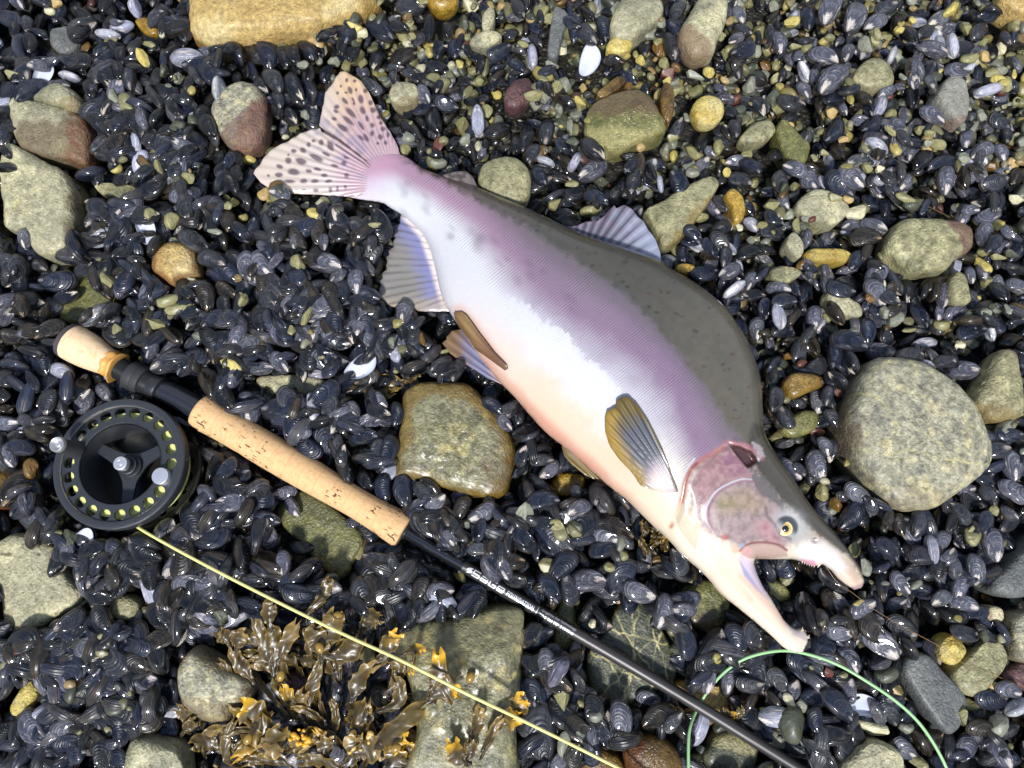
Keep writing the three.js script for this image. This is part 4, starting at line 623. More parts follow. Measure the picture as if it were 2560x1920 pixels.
mesh('winding_check', turned(pts('1011,19 1015,19 1018,15.6')), black, rod);
// the blank: glossy where it leaves the cork, satin grey beyond, with white print on its upper side
const shaft = (a, b, ra, rb, n) => turned(many(a, b, n, (t) => lerp(ra, rb, t)), 40, null, false);
mesh('blank_butt', shaft(1014, 1158, 15.2, 15.4, 12), new THREE.MeshPhysicalMaterial({ color: new THREE.Color(0.012, 0.012, 0.014), roughness: 0.14, clearcoat: 1, clearcoatRoughness: 0.06 }), rod);
const satin = lin(76, 73, 73, 0.8), satinMat = { roughness: 0.40, metalness: 0.45, clearcoat: 0.25, clearcoatRoughness: 0.4 };
const PA = 1158, PB = 1462;
{
  const c = document.createElement('canvas'); c.width = 2048; c.height = 768; const x = c.getContext('2d');
  x.fillStyle = 'rgb(68,66,66)'; x.fillRect(0, 0, 2048, 768); x.fillStyle = 'rgb(236,238,242)'; x.textBaseline = 'middle'; x.translate(0, 384); x.scale(1, 1.42); x.translate(0, -384);
  const ux = (px) => (px - PA) / (PB - PA) * 2048, up = 384;                    // the middle row faces the sky
  const word = (t, px0, px1, dy, h, f, weight = 'bold') => { x.save(); x.font = `${weight} ${h}px ${f}`; const w = x.measureText(t).width; x.translate(ux(px0), up + dy); x.scale((ux(px1) - ux(px0)) / w, 1); x.fillText(t, 0, 0); x.restore(); };
  x.save(); x.translate(ux(1168), up - 46); x.beginPath(); x.moveTo(0, 56); x.quadraticCurveTo(10, 8, 92, 0); x.lineTo(72, 40); x.lineTo(98, 40); x.quadraticCurveTo(70, 92, 10, 96); x.lineTo(40, 58); x.closePath(); x.fill(); x.restore();
  // the maker's word in wide, squared capitals drawn stroke by stroke
  x.lineWidth = 17; x.lineJoin = 'round'; x.strokeStyle = 'rgb(236,238,242)'; const L = (d, k) => { x.save(); x.translate(ux(1183) + k * 138, up - 44); x.transform(1, 0, -0.10, 1, 8, 0); x.beginPath(); for (const seg of d) seg.forEach(([a, b], i) => i ? x.lineTo(a, b) : x.moveTo(a, b)); x.stroke(); x.restore(); };
  L([[[112, 4], [10, 4], [10, 45], [108, 45], [108, 88], [2, 88]]], 0);
  L([[[6, 20], [106, 20], [106, 88], [10, 88], [10, 54], [106, 54]]], 1);
  L([[[112, 4], [10, 4], [10, 88], [108, 88], [108, 48], [56, 48]]], 2);
  L([[[10, 56], [106, 56], [106, 20], [10, 20], [10, 88], [108, 88]]], 3);
  word('FOUNDATION', 1268, 1336, 0, 92, 'sans-serif');
  x.fillRect(ux(1343), up - 66, 7, 132);
  word('Graphite IIIe Technology', 1352, 1436, -48, 44, 'sans-serif', 'normal'); word('790-4  7wt  9\'0"  3 11/16 oz', 1350, 1434, 22, 58, 'sans-serif');
  const t = new THREE.CanvasTexture(c); t.colorSpace = THREE.SRGBColorSpace; t.wrapT = THREE.RepeatWrapping;
  const g = shaft(PA, PB, 15.4, 15.0, 40), U = g.attributes.uv, len = U.getX(U.count - 1); 
  for (let i = 0; i < U.count; i++) { const p = g.attributes.position, q = pix(p.getX(i), p.getY(i), p.getZ(i)); U.setXY(i, U.getX(i) / len, 1 - U.getY(i)); }
  mesh('lettered_blank', g, new THREE.MeshPhysicalMaterial({ map: t, ...satinMat }), rod);
}
mesh('blank', shaft(1462, 2048, 15.0, 13.8, 60), new THREE.MeshPhysicalMaterial({ color: new THREE.Color(...satin), bumpMap: grit, bumpScale: 0.00006, ...satinMat }), rod);

// ------------------------------------------------------------------ the fly reel, lying flat beside the seat
{
  const TOP = 0.050, DEPTH = 0.031, C = at(299.6, 1158, TOP), k = mpp(TOP), R = 162 * k;
  const reel = thing('fly_reel', 'black large arbor fly reel wound with yellow green line beside the rod butt', 'fishing reel', C);
  reel.rotation.set(-0.09, 0, 0.02);                                           // its face tips a little toward the far side
  const dark = new THREE.MeshPhysicalMaterial({ color: new THREE.Color(0.036, 0.040, 0.048), roughness: 0.40, metalness: 0.2, bumpMap: grit, bumpScale: 0.00012, clearcoat: 0.15, clearcoatRoughness: 0.4 });
  const frameMat = new THREE.MeshPhysicalMaterial({ color: new THREE.Color(0.013, 0.013, 0.010), roughness: 0.36, metalness: 0.2, bumpMap: grit, bumpScale: 0.00012 });
  const worn = new THREE.MeshStandardMaterial({ color: new THREE.Color(0.30, 0.28, 0.25), roughness: 0.4, metalness: 0.6 });
  const flat = (shape, y0, y1, seg = 64, bev = 0.0004) => { const g = new THREE.ExtrudeGeometry(shape, { depth: y1 - y0, bevelEnabled: false, curveSegments: seg }); g.rotateX(-Math.PI / 2); g.translate(0, y0, 0); return g; };
  const loopOf = (x, y, r, n, ccw) => { const p = Array.from({ length: n }, (_, i) => { const a = (ccw ? 1 : -1) * i / n * 2 * Math.PI; return new THREE.Vector2(x + Math.cos(a) * r, y + Math.sin(a) * r); }); return p; };
  const ring = (r1, r0, holes = []) => { const s = new THREE.Shape(loopOf(0, 0, r1, 128, true)); if (r0) s.holes.push(new THREE.Path(loopOf(0, 0, r0, 128, false))); for (const [x, y, r] of holes) s.holes.push(new THREE.Path(loopOf(x, y, r, 28, false))); return s; };
  const rev = (p, seg = 96) => new THREE.LatheGeometry(p.map(([r, y]) => new THREE.Vector2(r, y)), seg);
  const hole = (i) => -17 + i * 16.364 + 0, holes = []; for (let i = 0; i < 22; i++) if (i !== 0 && i !== 11) { const a = hole(i) * Math.PI / 180; holes.push([Math.cos(a) * R * 0.785, Math.sin(a) * R * 0.785, R * 0.086]); }
  mesh('spool_face', flat(ring(R * 0.885, R * 0.625, holes), -0.0022, 0, 48), dark, reel);
  mesh('spool_rim', rev([[R * 0.878, -0.004], [R * 0.885, 0.0012], [R * 0.895, 0.0022], [R * 0.98, 0.0022], [R * 0.997, 0.0012], [R, -0.0005], [R, -0.0065], [R * 0.985, -0.0075], [R * 0.89, -0.0065], [R * 0.878, -0.004]]), dark, reel);
  mesh('rim_edge', rev([[R * 0.880, 0.0002], [R * 0.884, 0.0014], [R * 0.890, 0.0018], [R * 0.8905, 0.0004]]), worn, reel);
  mesh('arbor_wall', rev([[R * 0.63, 0.0004], [R * 0.622, 0.0003], [R * 0.615, -0.001], [R * 0.606, -DEPTH + 0.0022], [R * 0.598, -DEPTH + 0.0022], [R * 0.605, -0.001]]), dark, reel);
  // hub with three curved arms
  const arm = new THREE.Shape(), P = []; for (let i = 0; i < 360; i++) { const a = i / 360 * 6.2832, m = ((a - 0.55) / 6.2832 * 3) % 1, d = Math.min(m, 1 - m) * 2 * Math.PI / 3, reach = Math.min(0.60, 0.19 + 0.028 / Math.max(0.03, d * d * 0.9 + 0.02) * 0.5); P.push([Math.cos(a) * R * reach, Math.sin(a) * R * reach]); }
  P.forEach(([x, y], i) => i ? arm.lineTo(x, y) : arm.moveTo(x, y)); mesh('spool_arms', flat(arm, -0.0175, -0.0155, 12), dark, reel);
  mesh('hub', rev([[0.0001, -0.004], [R * 0.10, -0.004], [R * 0.105, -0.0045], [R * 0.108, -0.009], [R * 0.14, -0.0092], [R * 0.145, -0.0098], [R * 0.146, -0.012], [R * 0.175, -0.0125], [R * 0.185, -0.0135], [R * 0.188, -0.0176]]), dark, reel);
  const cap = mesh('hub_cap', rev([[0.0001, 0.0002], [R * 0.04, 0.0002], [R * 0.041, -0.0003], [R * 0.047, -0.0003], [R * 0.048, 0.0002], [R * 0.098, 0.0001], [R * 0.107, -0.0006], [R * 0.108, -0.0045]], 48), silver, reel);
  const floor = mesh('frame_plate', flat(ring(R * 0.93, 0, Array.from({ length: 22 }, (_, i) => { const a = (i + 0.5) * 16.364 * Math.PI / 180; return [Math.cos(a) * R * 0.80, Math.sin(a) * R * 0.80, R * 0.066]; })), -DEPTH, -DEPTH + 0.002, 48), frameMat, reel);
  mesh('frame_rim', rev([[R * 0.92, -DEPTH], [R * 0.925, -DEPTH + 0.004], [R * 0.94, -DEPTH + 0.005], [R * 0.985, -DEPTH + 0.005], [R, -DEPTH + 0.004], [R, -DEPTH], [R * 0.98, -DEPTH - 0.001], [R * 0.92, -DEPTH]]), frameMat, reel);
  const cord = dataTex(64, 256, (u, v) => { const w = Math.abs(((v * 15) % 1) - 0.5) * 2; return mix3(lin(236, 238, 150, 0.95), lin(206, 212, 104, 0.95), smooth(0.6, 1, w)); }, { srgb: true });
  const pack = []; for (let i = 0; i <= 60; i++) { const t = i / 60; pack.push([R * 0.80 + 0.0006 * Math.abs(Math.sin(i * Math.PI / 4)), lerp(-DEPTH + 0.0025, -0.0052, t)]); }
  mesh('wound_line', rev([[R * 0.63, -DEPTH + 0.0025], ...pack, [R * 0.63, -0.0052]], 128), new THREE.MeshStandardMaterial({ map: cord, roughness: 0.55 }), reel);
  const wa = -17 * Math.PI / 180, wx = Math.cos(wa) * R * 0.72, wz = -Math.sin(wa) * R * 0.72;
  const wt = mesh('counterweight', rev([[0.0001, 0.0052], [R * 0.118, 0.0052], [R * 0.126, 0.0046], [R * 0.128, -0.002]], 48), silver, reel); wt.position.set(wx, 0, wz);
  const ha = 163 * Math.PI / 180, hx = Math.cos(ha) * R * 0.72, hz = -Math.sin(ha) * R * 0.72;
  const knob = mesh('handle', rev([[R * 0.125, 0], [R * 0.13, 0.001], [R * 0.118, 0.006], [R * 0.105, 0.013], [R * 0.10, 0.0185], [R * 0.104, 0.0195]], 40), blackRubber, reel); knob.position.set(hx, 0, hz); knob.rotation.set(0, 0, 0.10);
  const kc = mesh('handle_cap', rev([[R * 0.045, 0.0188], [R * 0.07, 0.0196], [R * 0.098, 0.0212], [R * 0.112, 0.0208], [R * 0.118, 0.0185], [R * 0.106, 0.017]], 40), new THREE.MeshStandardMaterial({ color: new THREE.Color(0.46, 0.46, 0.48), roughness: 0.4, metalness: 0.6, side: THREE.DoubleSide }), knob);
  const screw = mesh('screw', rev([[0.0001, 0.0196], [R * 0.03, 0.0196], [R * 0.044, 0.0190], [R * 0.047, 0.0170]], 24), silver, knob);
  // pillars between frame and rim, and the foot that the seat holds
  for (const a of [20, 140, 262]) { const g = new THREE.CylinderGeometry(0.0024, 0.0024, DEPTH - 0.012, 16); const m = mesh('pillar', g, frameMat, reel); m.position.set(Math.cos(a * Math.PI / 180) * R * 0.95, -DEPTH / 2 - 0.004, -Math.sin(a * Math.PI / 180) * R * 0.95); }
  reel.updateMatrixWorld(true);
  const inv = reel.matrixWorld.clone().invert(), toR = (px, py, h) => at(px, py, h).applyMatrix4(inv);
  const footShape = (s, h0, h1) => { const P = pts(s), pos = [], idx = [], n = P.length; for (const h of [h0, h1]) for (const [x, y] of P) pos.push(...toR(x, y, h).toArray()); const tri = THREE.ShapeUtils.triangulateShape(P.map(([x, y]) => new THREE.Vector2(x, y)), []); for (const [a, b, c] of tri) idx.push(a, c, b, a + n, b + n, c + n, a, b, c, a + n, c + n, b + n); for (let i = 0; i < n; i++) { const j = (i + 1) % n; idx.push(i, j, n + j, i, n + j, n + i); } return geo(pos, idx).toNonIndexed(); };
  const fg = footShape('366,985 380,990 430,1020 480,1052 500,1066 494,1076 470,1066 440,1052 398,1028 390,1014 370,1002', ROD_Y - 0.004, ROD_Y + 0.003); fg.computeVertexNormals(); mesh('reel_foot', fg, dark, reel);
  const sg = footShape('398,1022 440,1046 470,1062 460,1090 430,1085 400,1060', 0.020, ROD_Y); sg.computeVertexNormals(); mesh('foot_post', sg, frameMat, reel);
}

// ------------------------------------------------------------------ lines, twig
const tube = (P, r, n = 160) => new THREE.TubeGeometry(new THREE.CatmullRomCurve3(P, false, 'centripetal'), n, r, 10);
tag(mesh('fly_line', tube(pts('318,1296 345,1318 420,1362 560,1437 700,1508 860,1586 1000,1650 1160,1731 1300,1798 1430,1862 1570,1932 1640,1965').map(([x, y], i) => at(x, y, [0.040, 0.044, 0.048, 0.052, 0.058, 0.066, 0.072, 0.073, 0.064, 0.054, 0.046, 0.044][i])), 0.00105), new THREE.MeshPhysicalMaterial({ color: new THREE.Color(...lin(236, 232, 150, 0.92)), roughness: 0.45, clearcoat: 0.2 })), 'straight yellow fly line running from the reel down to the bottom edge', 'fishing line');
tag(mesh('fly_line', tube(pts('1722,1960 1721,1920 1724,1825 1743,1773 1772,1724 1815,1677 1859,1648 1917,1631 1969,1627 2036,1640 2099,1664 2166,1703 2238,1752 2290,1799 2331,1854 2366,1920 2380,1960').map(([x, y], i) => at(x, y, [0.042, 0.042, 0.034, 0.024, 0.027, 0.036, 0.041, 0.043, 0.043, 0.044, 0.046, 0.048, 0.049, 0.049, 0.047, 0.046, 0.046][i])), 0.00105), new THREE.MeshPhysicalMaterial({ color: new THREE.Color(...lin(164, 214, 150, 0.85)), roughness: 0.42, clearcoat: 0.2 })), 'pale green line curving in an arc below the lower jaw', 'fishing line');
tag(mesh('leader', tube(pts('2062,1412 2090,1452 2118,1474 2128,1480 2186,1524 2260,1568 2348,1616 2412,1660 2490,1690 2575,1722').map(([x, y], i) => at(x, y, 0.047 - 0.0008 * i)), 0.00016, 120), new THREE.MeshPhysicalMaterial({ color: new THREE.Color(...lin(150, 116, 80)), roughness: 0.2 })), 'hair thin brown leader running from the upper jaw to the right edge', 'fishing line');
{
  const tw = tube(pts('1301,1322 1310,1350 1328,1374 1345,1389 1370,1404').map(([x, y], i) => at(x, y, 0.034 - 0.002 * i)), 0.0013, 50), p = tw.attributes.position; for (let i = 0; i < p.count; i++) p.setY(i, p.getY(i) + 0.0004 * noise(p.getX(i) * 900, 0, p.getZ(i) * 900));
  tag(mesh('twig', tw, new THREE.MeshStandardMaterial({ color: new THREE.Color(...lin(112, 62, 54)), roughness: 0.5 })), 'short curved reddish twig between the fish belly and the rod', 'twig');
}
// ------------------------------------------------------------------ seaweed: forked ribbons of bladderwrack
const weedMat = new THREE.MeshPhysicalMaterial({ vertexColors: true, roughness: 0.42, clearcoat: 0.4, clearcoatRoughness: 0.25, side: THREE.DoubleSide, transmission: 0.16, thickness: 0 });
function frond(parent, P, w, tipTone, seed, name = 'frond') {      // P: points [px, py, h]; w: half width in metres along the frond
  const c = new THREE.CatmullRomCurve3(P.map(([x, y, h]) => at(x, y, h)), false, 'centripetal'), n = Math.max(18, Math.round(c.getLength() / 0.0022)), m = 8, pos = [], idx = [], col = [], R = rng(seed);
  const ph = R() * 9, twist = (R() - 0.5) * 0.9, roll0 = (R() - 0.5) * 0.6;
  const dark = lin(40, 32, 13), olive = lin(80, 64, 24), tip = { y: lin(232, 178, 26), o: lin(100, 82, 28), t: lin(150, 122, 64) }[tipTone];
  for (let i = 0; i <= n; i++) {
    const t = i / n, o = c.getPoint(t), T = c.getTangent(t), S0 = new THREE.Vector3(0, 1, 0).cross(T).normalize(), U0 = T.clone().cross(S0), a = roll0 + twist * t + 0.5 * Math.sin(t * 9 + ph) * 0.6, S = S0.clone().multiplyScalar(Math.cos(a)).addScaledVector(U0, Math.sin(a)), U = U0.clone().multiplyScalar(Math.cos(a)).addScaledVector(S0, -Math.sin(a));
    const ww = w * (0.22 + 0.95 * Math.pow(Math.sin(Math.PI * Math.min(0.97, 0.06 + t * 0.90)), 0.7) * smooth(-0.15, 0.55, t)) * (1 + 0.12 * Math.sin(t * 15 + ph) + 0.14 * noise(t * 9, seed, 2));
    for (let k = 0; k <= m; k++) {
      const s = k / m * 2 - 1, edge = Math.abs(s), ruff = Math.sin(t * 34 + ph + s * 2) * 0.0011 * edge * edge * (w / 0.004) + 0.0008 * noise(t * 24, s * 2, seed), fork = t > 0.86 ? (1 - edge) * (t - 0.86) / 0.14 : 0;
      const p = o.clone().addScaledVector(S, s * ww).addScaledVector(U, ruff + 0.0006 * (1 - edge * 3 > 0 ? 1 : 0)).addScaledVector(T, -fork * w * 1.6);
      pos.push(p.x, Math.max(0.012, p.y), p.z);
      let q = mix3(dark, olive, smooth(0.0, 0.4, t + 0.2 * noise(t * 8, s, seed))); q = mix3(q, tip, smooth(0.45, 0.95, t + 0.25 * noise(t * 5, s * 1.5, seed + 4))); q = mix3(q, dark, smooth(0.34, 0.1, edge) * 0.55 * smooth(0.9, 0.6, t)); q = mix3(q, lin(186, 150, 60), smooth(0.86, 1, edge) * 0.4);
      col.push(...q.map((v) => v * (1 + 0.25 * noise(t * 60, s * 9, seed))));
      if (i < n && k < m) { const A = i * (m + 1) + k, B = A + m + 1; idx.push(A, A + 1, B, A + 1, B + 1, B); }
    }
  }
  return mesh(name, geo(pos, idx, { color: col }), weedMat, parent);
}
const F3 = (s, h0, h1) => { const p = pts(s); return p.map(([x, y], i) => [x, y, lerp(h0, h1, i / (p.length - 1))]); };
{
  const weed = thing('seaweed', 'brown and yellow bladderwrack clump with forked fronds below the rod', 'seaweed');
  const list = [
    ['773,1813 771,1745 790,1690 803,1640', .03, .044, .0030, 'o'], ['803,1650 815,1600 830,1560 845,1520', .044, .05, .0065, 't'], ['806,1640 850,1640 890,1612 906,1588', .044, .05, .0055, 'o'], ['803,1660 800,1620 790,1590 796,1558', .043, .05, .0060, 'o'],
    ['792,1839 730,1770 690,1715 684,1690', .026, .036, .0022, 'o'], ['684,1690 688,1650 684,1600 682,1560', .036, .046, .0050, 'o'], ['682,1580 672,1550 676,1515 690,1502', .046, .05, .0046, 'o'], ['686,1670 668,1640 655,1590 629,1538', .037, .05, .0036, 'o'], ['688,1665 706,1625 730,1580 748,1545', .037, .05, .0042, 't'],
    ['650,1720 615,1680 591,1646 578,1610', .03, .042, .0040, 't'], ['578,1620 568,1600 552,1585 540,1574', .04, .046, .0038, 't'], ['590,1640 592,1610 604,1590 622,1574', .04, .048, .0040, 't'],
    ['690,1850 650,1800 620,1775 588,1762', .036, .05, .0078, 'y'], ['700,1860 668,1830 640,1828 606,1820', .036, .046, .0080, 't'], ['720,1870 700,1850 676,1866 640,1884', .034, .046, .0070, 't'], ['640,1890 668,1870 690,1840 712,1812', .034, .05, .0066, 'o'],
    ['560,1884 530,1862 500,1856 470,1866', .03, .04, .0046, 'o'], ['452,1840 466,1820 480,1806 494,1800', .03, .04, .0034, 'o'], ['600,1890 570,1856 552,1832 530,1822', .03, .038, .0030, 'o'], ['610,1700 640,1700 680,1745 720,1790', .03, .028, .0016, 'o'],
    ['920,1890 960,1850 1016,1800 1074,1756', .036, .058, .0056, 'o'], ['1070,1760 1100,1732 1130,1722 1160,1738', .058, .062, .0070, 'y'], ['1074,1750 1088,1710 1098,1660 1092,1616', .058, .066, .0046, 'y'], ['1000,1640 1026,1628 1050,1624 1060,1634', .054, .060, .0030, 'y'], ['1040,1628 1034,1650 1028,1672 1028,1692', .058, .056, .0022, 'y'],
    ['950,1650 964,1620 985,1594 1000,1576', .046, .058, .0046, 'y'], ['900,1690 930,1660 958,1646 972,1600', .04, .05, .0030, 'o'], ['880,1760 890,1720 910,1680 950,1656', .04, .048, .0048, 't'], ['960,1740 990,1700 996,1668 960,1660', .042, .05, .0036, 'o'], ['940,1780 990,1760 1000,1720 980,1690', .04, .05, .0040, 'o'], ['930,1800 905,1792 880,1782 862,1784', .036, .044, .0070, 'o'],
    ['990,1910 1000,1880 1010,1858 1030,1842', .036, .046, .0062, 'y'], ['960,1930 985,1900 990,1880 1000,1860', .036, .046, .0070, 'y'], ['900,1900 890,1872 886,1850 900,1834', .034, .044, .0050, 't'], ['860,1920 900,1880 940,1876 965,1890', .034, .042, .0066, 't'], ['820,1900 810,1872 814,1850 824,1832', .034, .042, .0044, 't'],
    ['740,1930 700,1900 650,1896 600,1912', .03, .04, .0034, 'o'], ['880,1940 830,1912 780,1900 740,1906', .03, .04, .0040, 'o'], ['1180,1910 1150,1900 1136,1875 1128,1840', .05, .06, .0052, 'y'], ['1160,1905 1180,1880 1176,1860 1170,1850', .05, .058, .0034, 'o'], ['1172,1858 1190,1820 1198,1790 1200,1758', .05, .06, .0034, 't'], ['1200,1900 1220,1860 1236,1820 1258,1790', .05, .058, .0026, 't'], ['1230,1830 1260,1800 1286,1796 1310,1790', .052, .058, .0050, 'y'], ['1270,1790 1290,1770 1302,1752 1316,1740', .052, .06, .0055, 'y'],
    ['760,1540 800,1500 815,1470 826,1442', .034, .042, .0036, 'o'], ['900,1590 915,1560 935,1545 960,1548', .036, .044, .0050, 'o'], ['850,1700 845,1660 850,1625 862,1600', .034, .044, .0040, 'o'], ['740,1640 760,1650 780,1652 800,1648', .03, .034, .0034, 'o'],
  ];
  list.forEach(([s, h0, h1, w, tone], i) => frond(weed, F3(s, h0 + 0.004, h1 + 0.004), w * 1.08, tone, 100 + i));
  const R = rng(5);
  for (let i = 0; i < 44; i++) {                                  // the crowded heart of the clump
    const x = 470 + R() * 560, y = 1640 + R() * 300, a = -Math.PI / 2 + (R() - 0.5) * 2.6, l = 40 + R() * 70, b = (R() - 0.5) * 1.4; if (polySD(pts('560,1700 800,1640 1000,1680 1040,1800 1060,1960 480,1960 440,1860'), x, y) < 0) continue;
    frond(weed, [[x, y, 0.024], [x + Math.cos(a) * l * 0.5, y + Math.sin(a) * l * 0.5, 0.034], [x + Math.cos(a + b) * l, y + Math.sin(a + b) * l, 0.040], [x + Math.cos(a + b * 1.6) * l * 1.4, y + Math.sin(a + b * 1.6) * l * 1.4, 0.042]], 0.0018 + R() * 0.0036, R() < 0.24 ? 'y' : R() < 0.5 ? 't' : 'o', 300 + i);
  }
  const bladder = (x, y, h, r, c) => { const g = new THREE.SphereGeometry(r, 14, 10); g.scale(1.25, 0.9, 0.95); const m = mesh('air_bladder', g, weedMats[c], weed); m.position.copy(at(x, y, h)); m.rotation.y = x; };
  const weedMats = [lin(224, 166, 30), lin(206, 170, 86), lin(150, 118, 40)].map((c) => new THREE.MeshPhysicalMaterial({ color: new THREE.Color(...c), roughness: 0.35, clearcoat: 0.6, clearcoatRoughness: 0.2 }));
  for (let i = 0; i < 16; i++) bladder(712 + R() * 62, 1824 + R() * 40, 0.044, 0.0009 + R() * 0.0014, 0); for (let i = 0; i < 14; i++) bladder(872 + R() * 60, 1830 + R() * 60, 0.042, 0.0008 + R() * 0.0013, 1);
  for (const [x, y] of [[800, 1620], [1176, 1694], [845, 1540], [620, 1848], [990, 1870], [702, 1690]]) bladder(x, y, 0.054, 0.003, 2);
  const small = thing('seaweed', 'small curled brown seaweed scrap below the fish throat', 'seaweed');
  [['1640,1330 1655,1345 1662,1362 1655,1380', .03, .034, .0032, 'o'], ['1620,1320 1636,1330 1640,1350 1625,1365', .03, .036, .0030, 'o'], ['1612,1400 1616,1380 1606,1360 1600,1345', .026, .034, .0026, 'o'], ['1640,1345 1652,1340 1662,1344 1668,1352', .034, .038, .0030, 'y'], ['1600,1345 1612,1330 1606,1312 1612,1300', .032, .036, .0026, 'o']].forEach(([s, h0, h1, w, t], i) => frond(small, F3(s, h0, h1), w, t, 500 + i));
  const tuft = thing('seaweed', 'tiny golden seaweed tuft beside the tan slab under the rod', 'seaweed');
  [['1815,1800 1825,1790 1835,1788 1842,1794', .022, .026, .0026, 'y'], ['1806,1796 1812,1786 1810,1776 1816,1768', .022, .026, .0024, 'o'], ['1836,1800 1846,1790 1852,1776 1850,1764', .022, .028, .0024, 'o']].forEach(([s, h0, h1, w, t], i) => frond(tuft, F3(s, h0, h1), w, t, 520 + i));
  const brown = thing('seaweed', 'flat brown seaweed piece between the fish fins and the handle', 'seaweed');
  [['860,985 905,962 960,958 1010,962', .026, .028, .0070, 'o'], ['880,970 915,975 945,985 990,978', .026, .028, .0055, 'o'], ['1000,960 1020,948 1036,944 1050,948', .026, .028, .0040, 'o']].forEach(([s, h0, h1, w, t], i) => frond(brown, F3(s, h0, h1), w, t, 540 + i));
}
// ------------------------------------------------------------------ mussels
const VALVE_OUT = spline2(pts('0,0 2,9 14,20 36,28 58,30 79,26 93,15 100,0 97,-13 86,-21 64,-22 38,-19 16,-13 3,-7').map(([x, y]) => [x / 100, y / 100]), 64, true);
function valveGeo(seed, NR = 13, NP = 30) {                      // one shell valve: length 1, pointed end at -0.5, swelling to +y
  const pos = [], uv = [], idx = [], W = 0.215 + 0.045 * (hash3(seed, 1, 1) - 0.5), len = VALVE_OUT.length - 1, bend = (hash3(seed, 2, 2) - 0.5) * 0.08;
  for (let i = 0; i <= NR; i++) {
    const q = i / NR, r = q < 0.001 ? 0.02 : 1 - Math.pow(1 - q, 1.25);
    for (let k = 0; k <= NP; k++) {
      const f = (k % NP) / NP * len, a = Math.floor(f), t = f - a, ox = lerp(VALVE_OUT[a][0], VALVE_OUT[(a + 1) % len][0], t), oy = lerp(VALVE_OUT[a][1], VALVE_OUT[(a + 1) % len][1], t), o = Math.hypot(ox, oy);
      const w = 1 + 0.035 * noise(r * 9 + seed, k / NP * 3, seed), g = Math.min(1, Math.pow(o / 0.5, 0.75));
      let y = W * 1.32 * Math.pow(r, 0.62) * Math.pow(Math.max(0, 1 - Math.pow(r, 2.3)), 0.56) * g;
      const ring = Math.sin(r * (24 + 8 * hash3(seed, 4, 4)) + 1.6 * noise(r * 4, k / NP * 2, seed + 3)) + 0.6 * noise(r * 26, 1, seed + 9); y += 0.0052 * ring * smooth(0.1, 0.3, r) * smooth(1, 0.9, r) * g;
      const x = ox * r * w, z = oy * r * w * (1.02 + 0.2 * hash3(seed, 9, 9)) + bend * (ox * r - 0.5) * (ox * r - 0.5);
      pos.push(x - 0.5, y + 0.002, z); uv.push(k / NP, r);
      if (i < NR && k < NP) { const A = i * (NP + 1) + k, B = A + NP + 1; idx.push(A, A + 1, B, A + 1, B + 1, B); }
    }
  }
  const gg = geo(pos, idx, { uv }), N = gg.attributes.normal;
  for (let i = 0; i <= NR; i++) { const a = i * (NP + 1), b = a + NP, v = new THREE.Vector3(N.getX(a) + N.getX(b), N.getY(a) + N.getY(b), N.getZ(a) + N.getZ(b)).normalize(); N.setXYZ(a, v.x, v.y, v.z); N.setXYZ(b, v.x, v.y, v.z); }
  return gg;
}
function flipped(g) { const q = g.clone(); q.scale(1, -1, 1); const I = q.index; for (let i = 0; i < I.count; i += 3) { const t = I.getX(i + 1); I.setX(i + 1, I.getX(i + 2)); I.setX(i + 2, t); } q.computeVertexNormals(); return q; }
const VALVES = Array.from({ length: 5 }, (_, i) => { const a = valveGeo(i + 11), b = flipped(a); return { a, b, both: mergeGeometries([a, b]) }; });
const SHELL = {      // base, ring tone, worn tip tone, reach of the worn tip, amount of pale wear; P is pale from wear and painted sheen
  D: { a: [9, 10, 13], b: [33, 35, 41], tip: [128, 120, 114], r0: 0.10, wear: 0.05, say: 'blue black' },
  B: { a: [13, 17, 27], b: [48, 56, 76], tip: [132, 128, 132], r0: 0.12, wear: 0.06, say: 'dark blue' },
  G: { a: [30, 31, 36], b: [82, 83, 90], tip: [164, 154, 146], r0: 0.18, wear: 0.14, say: 'grey ringed' },
  P: { a: [60, 61, 72], b: [146, 148, 162], tip: [212, 202, 194], r0: 0.30, wear: 0.34, say: 'pale worn' },
  W: { a: [146, 149, 166], b: [212, 212, 222], tip: [228, 220, 212], r0: 0.34, wear: 0.40, say: 'whitish' },
  H: { a: [14, 15, 20], b: [46, 48, 58], tip: [150, 142, 136], r0: 0.16, wear: 0.08, say: 'open half' },
  T: { a: [14, 15, 20], b: [42, 46, 56], tip: [216, 202, 186], r0: 0.36, wear: 0.08, say: 'white tipped' },
  N: { a: [22, 18, 14], b: [70, 60, 46], tip: [160, 138, 110], r0: 0.14, wear: 0.10, say: 'brown striped' },
};
const shellBump = dataTex(128, 256, (u, v) => { const r = 0.5 + 0.22 * Math.sin(v * 90 + 3 * noise(v * 6, u * 3, 1)) + 0.22 * noise(v * 60, u * 2, 4) + 0.10 * noise(u * 60, v * 4, 8); return [r, r, r]; });
const shellMats = {};
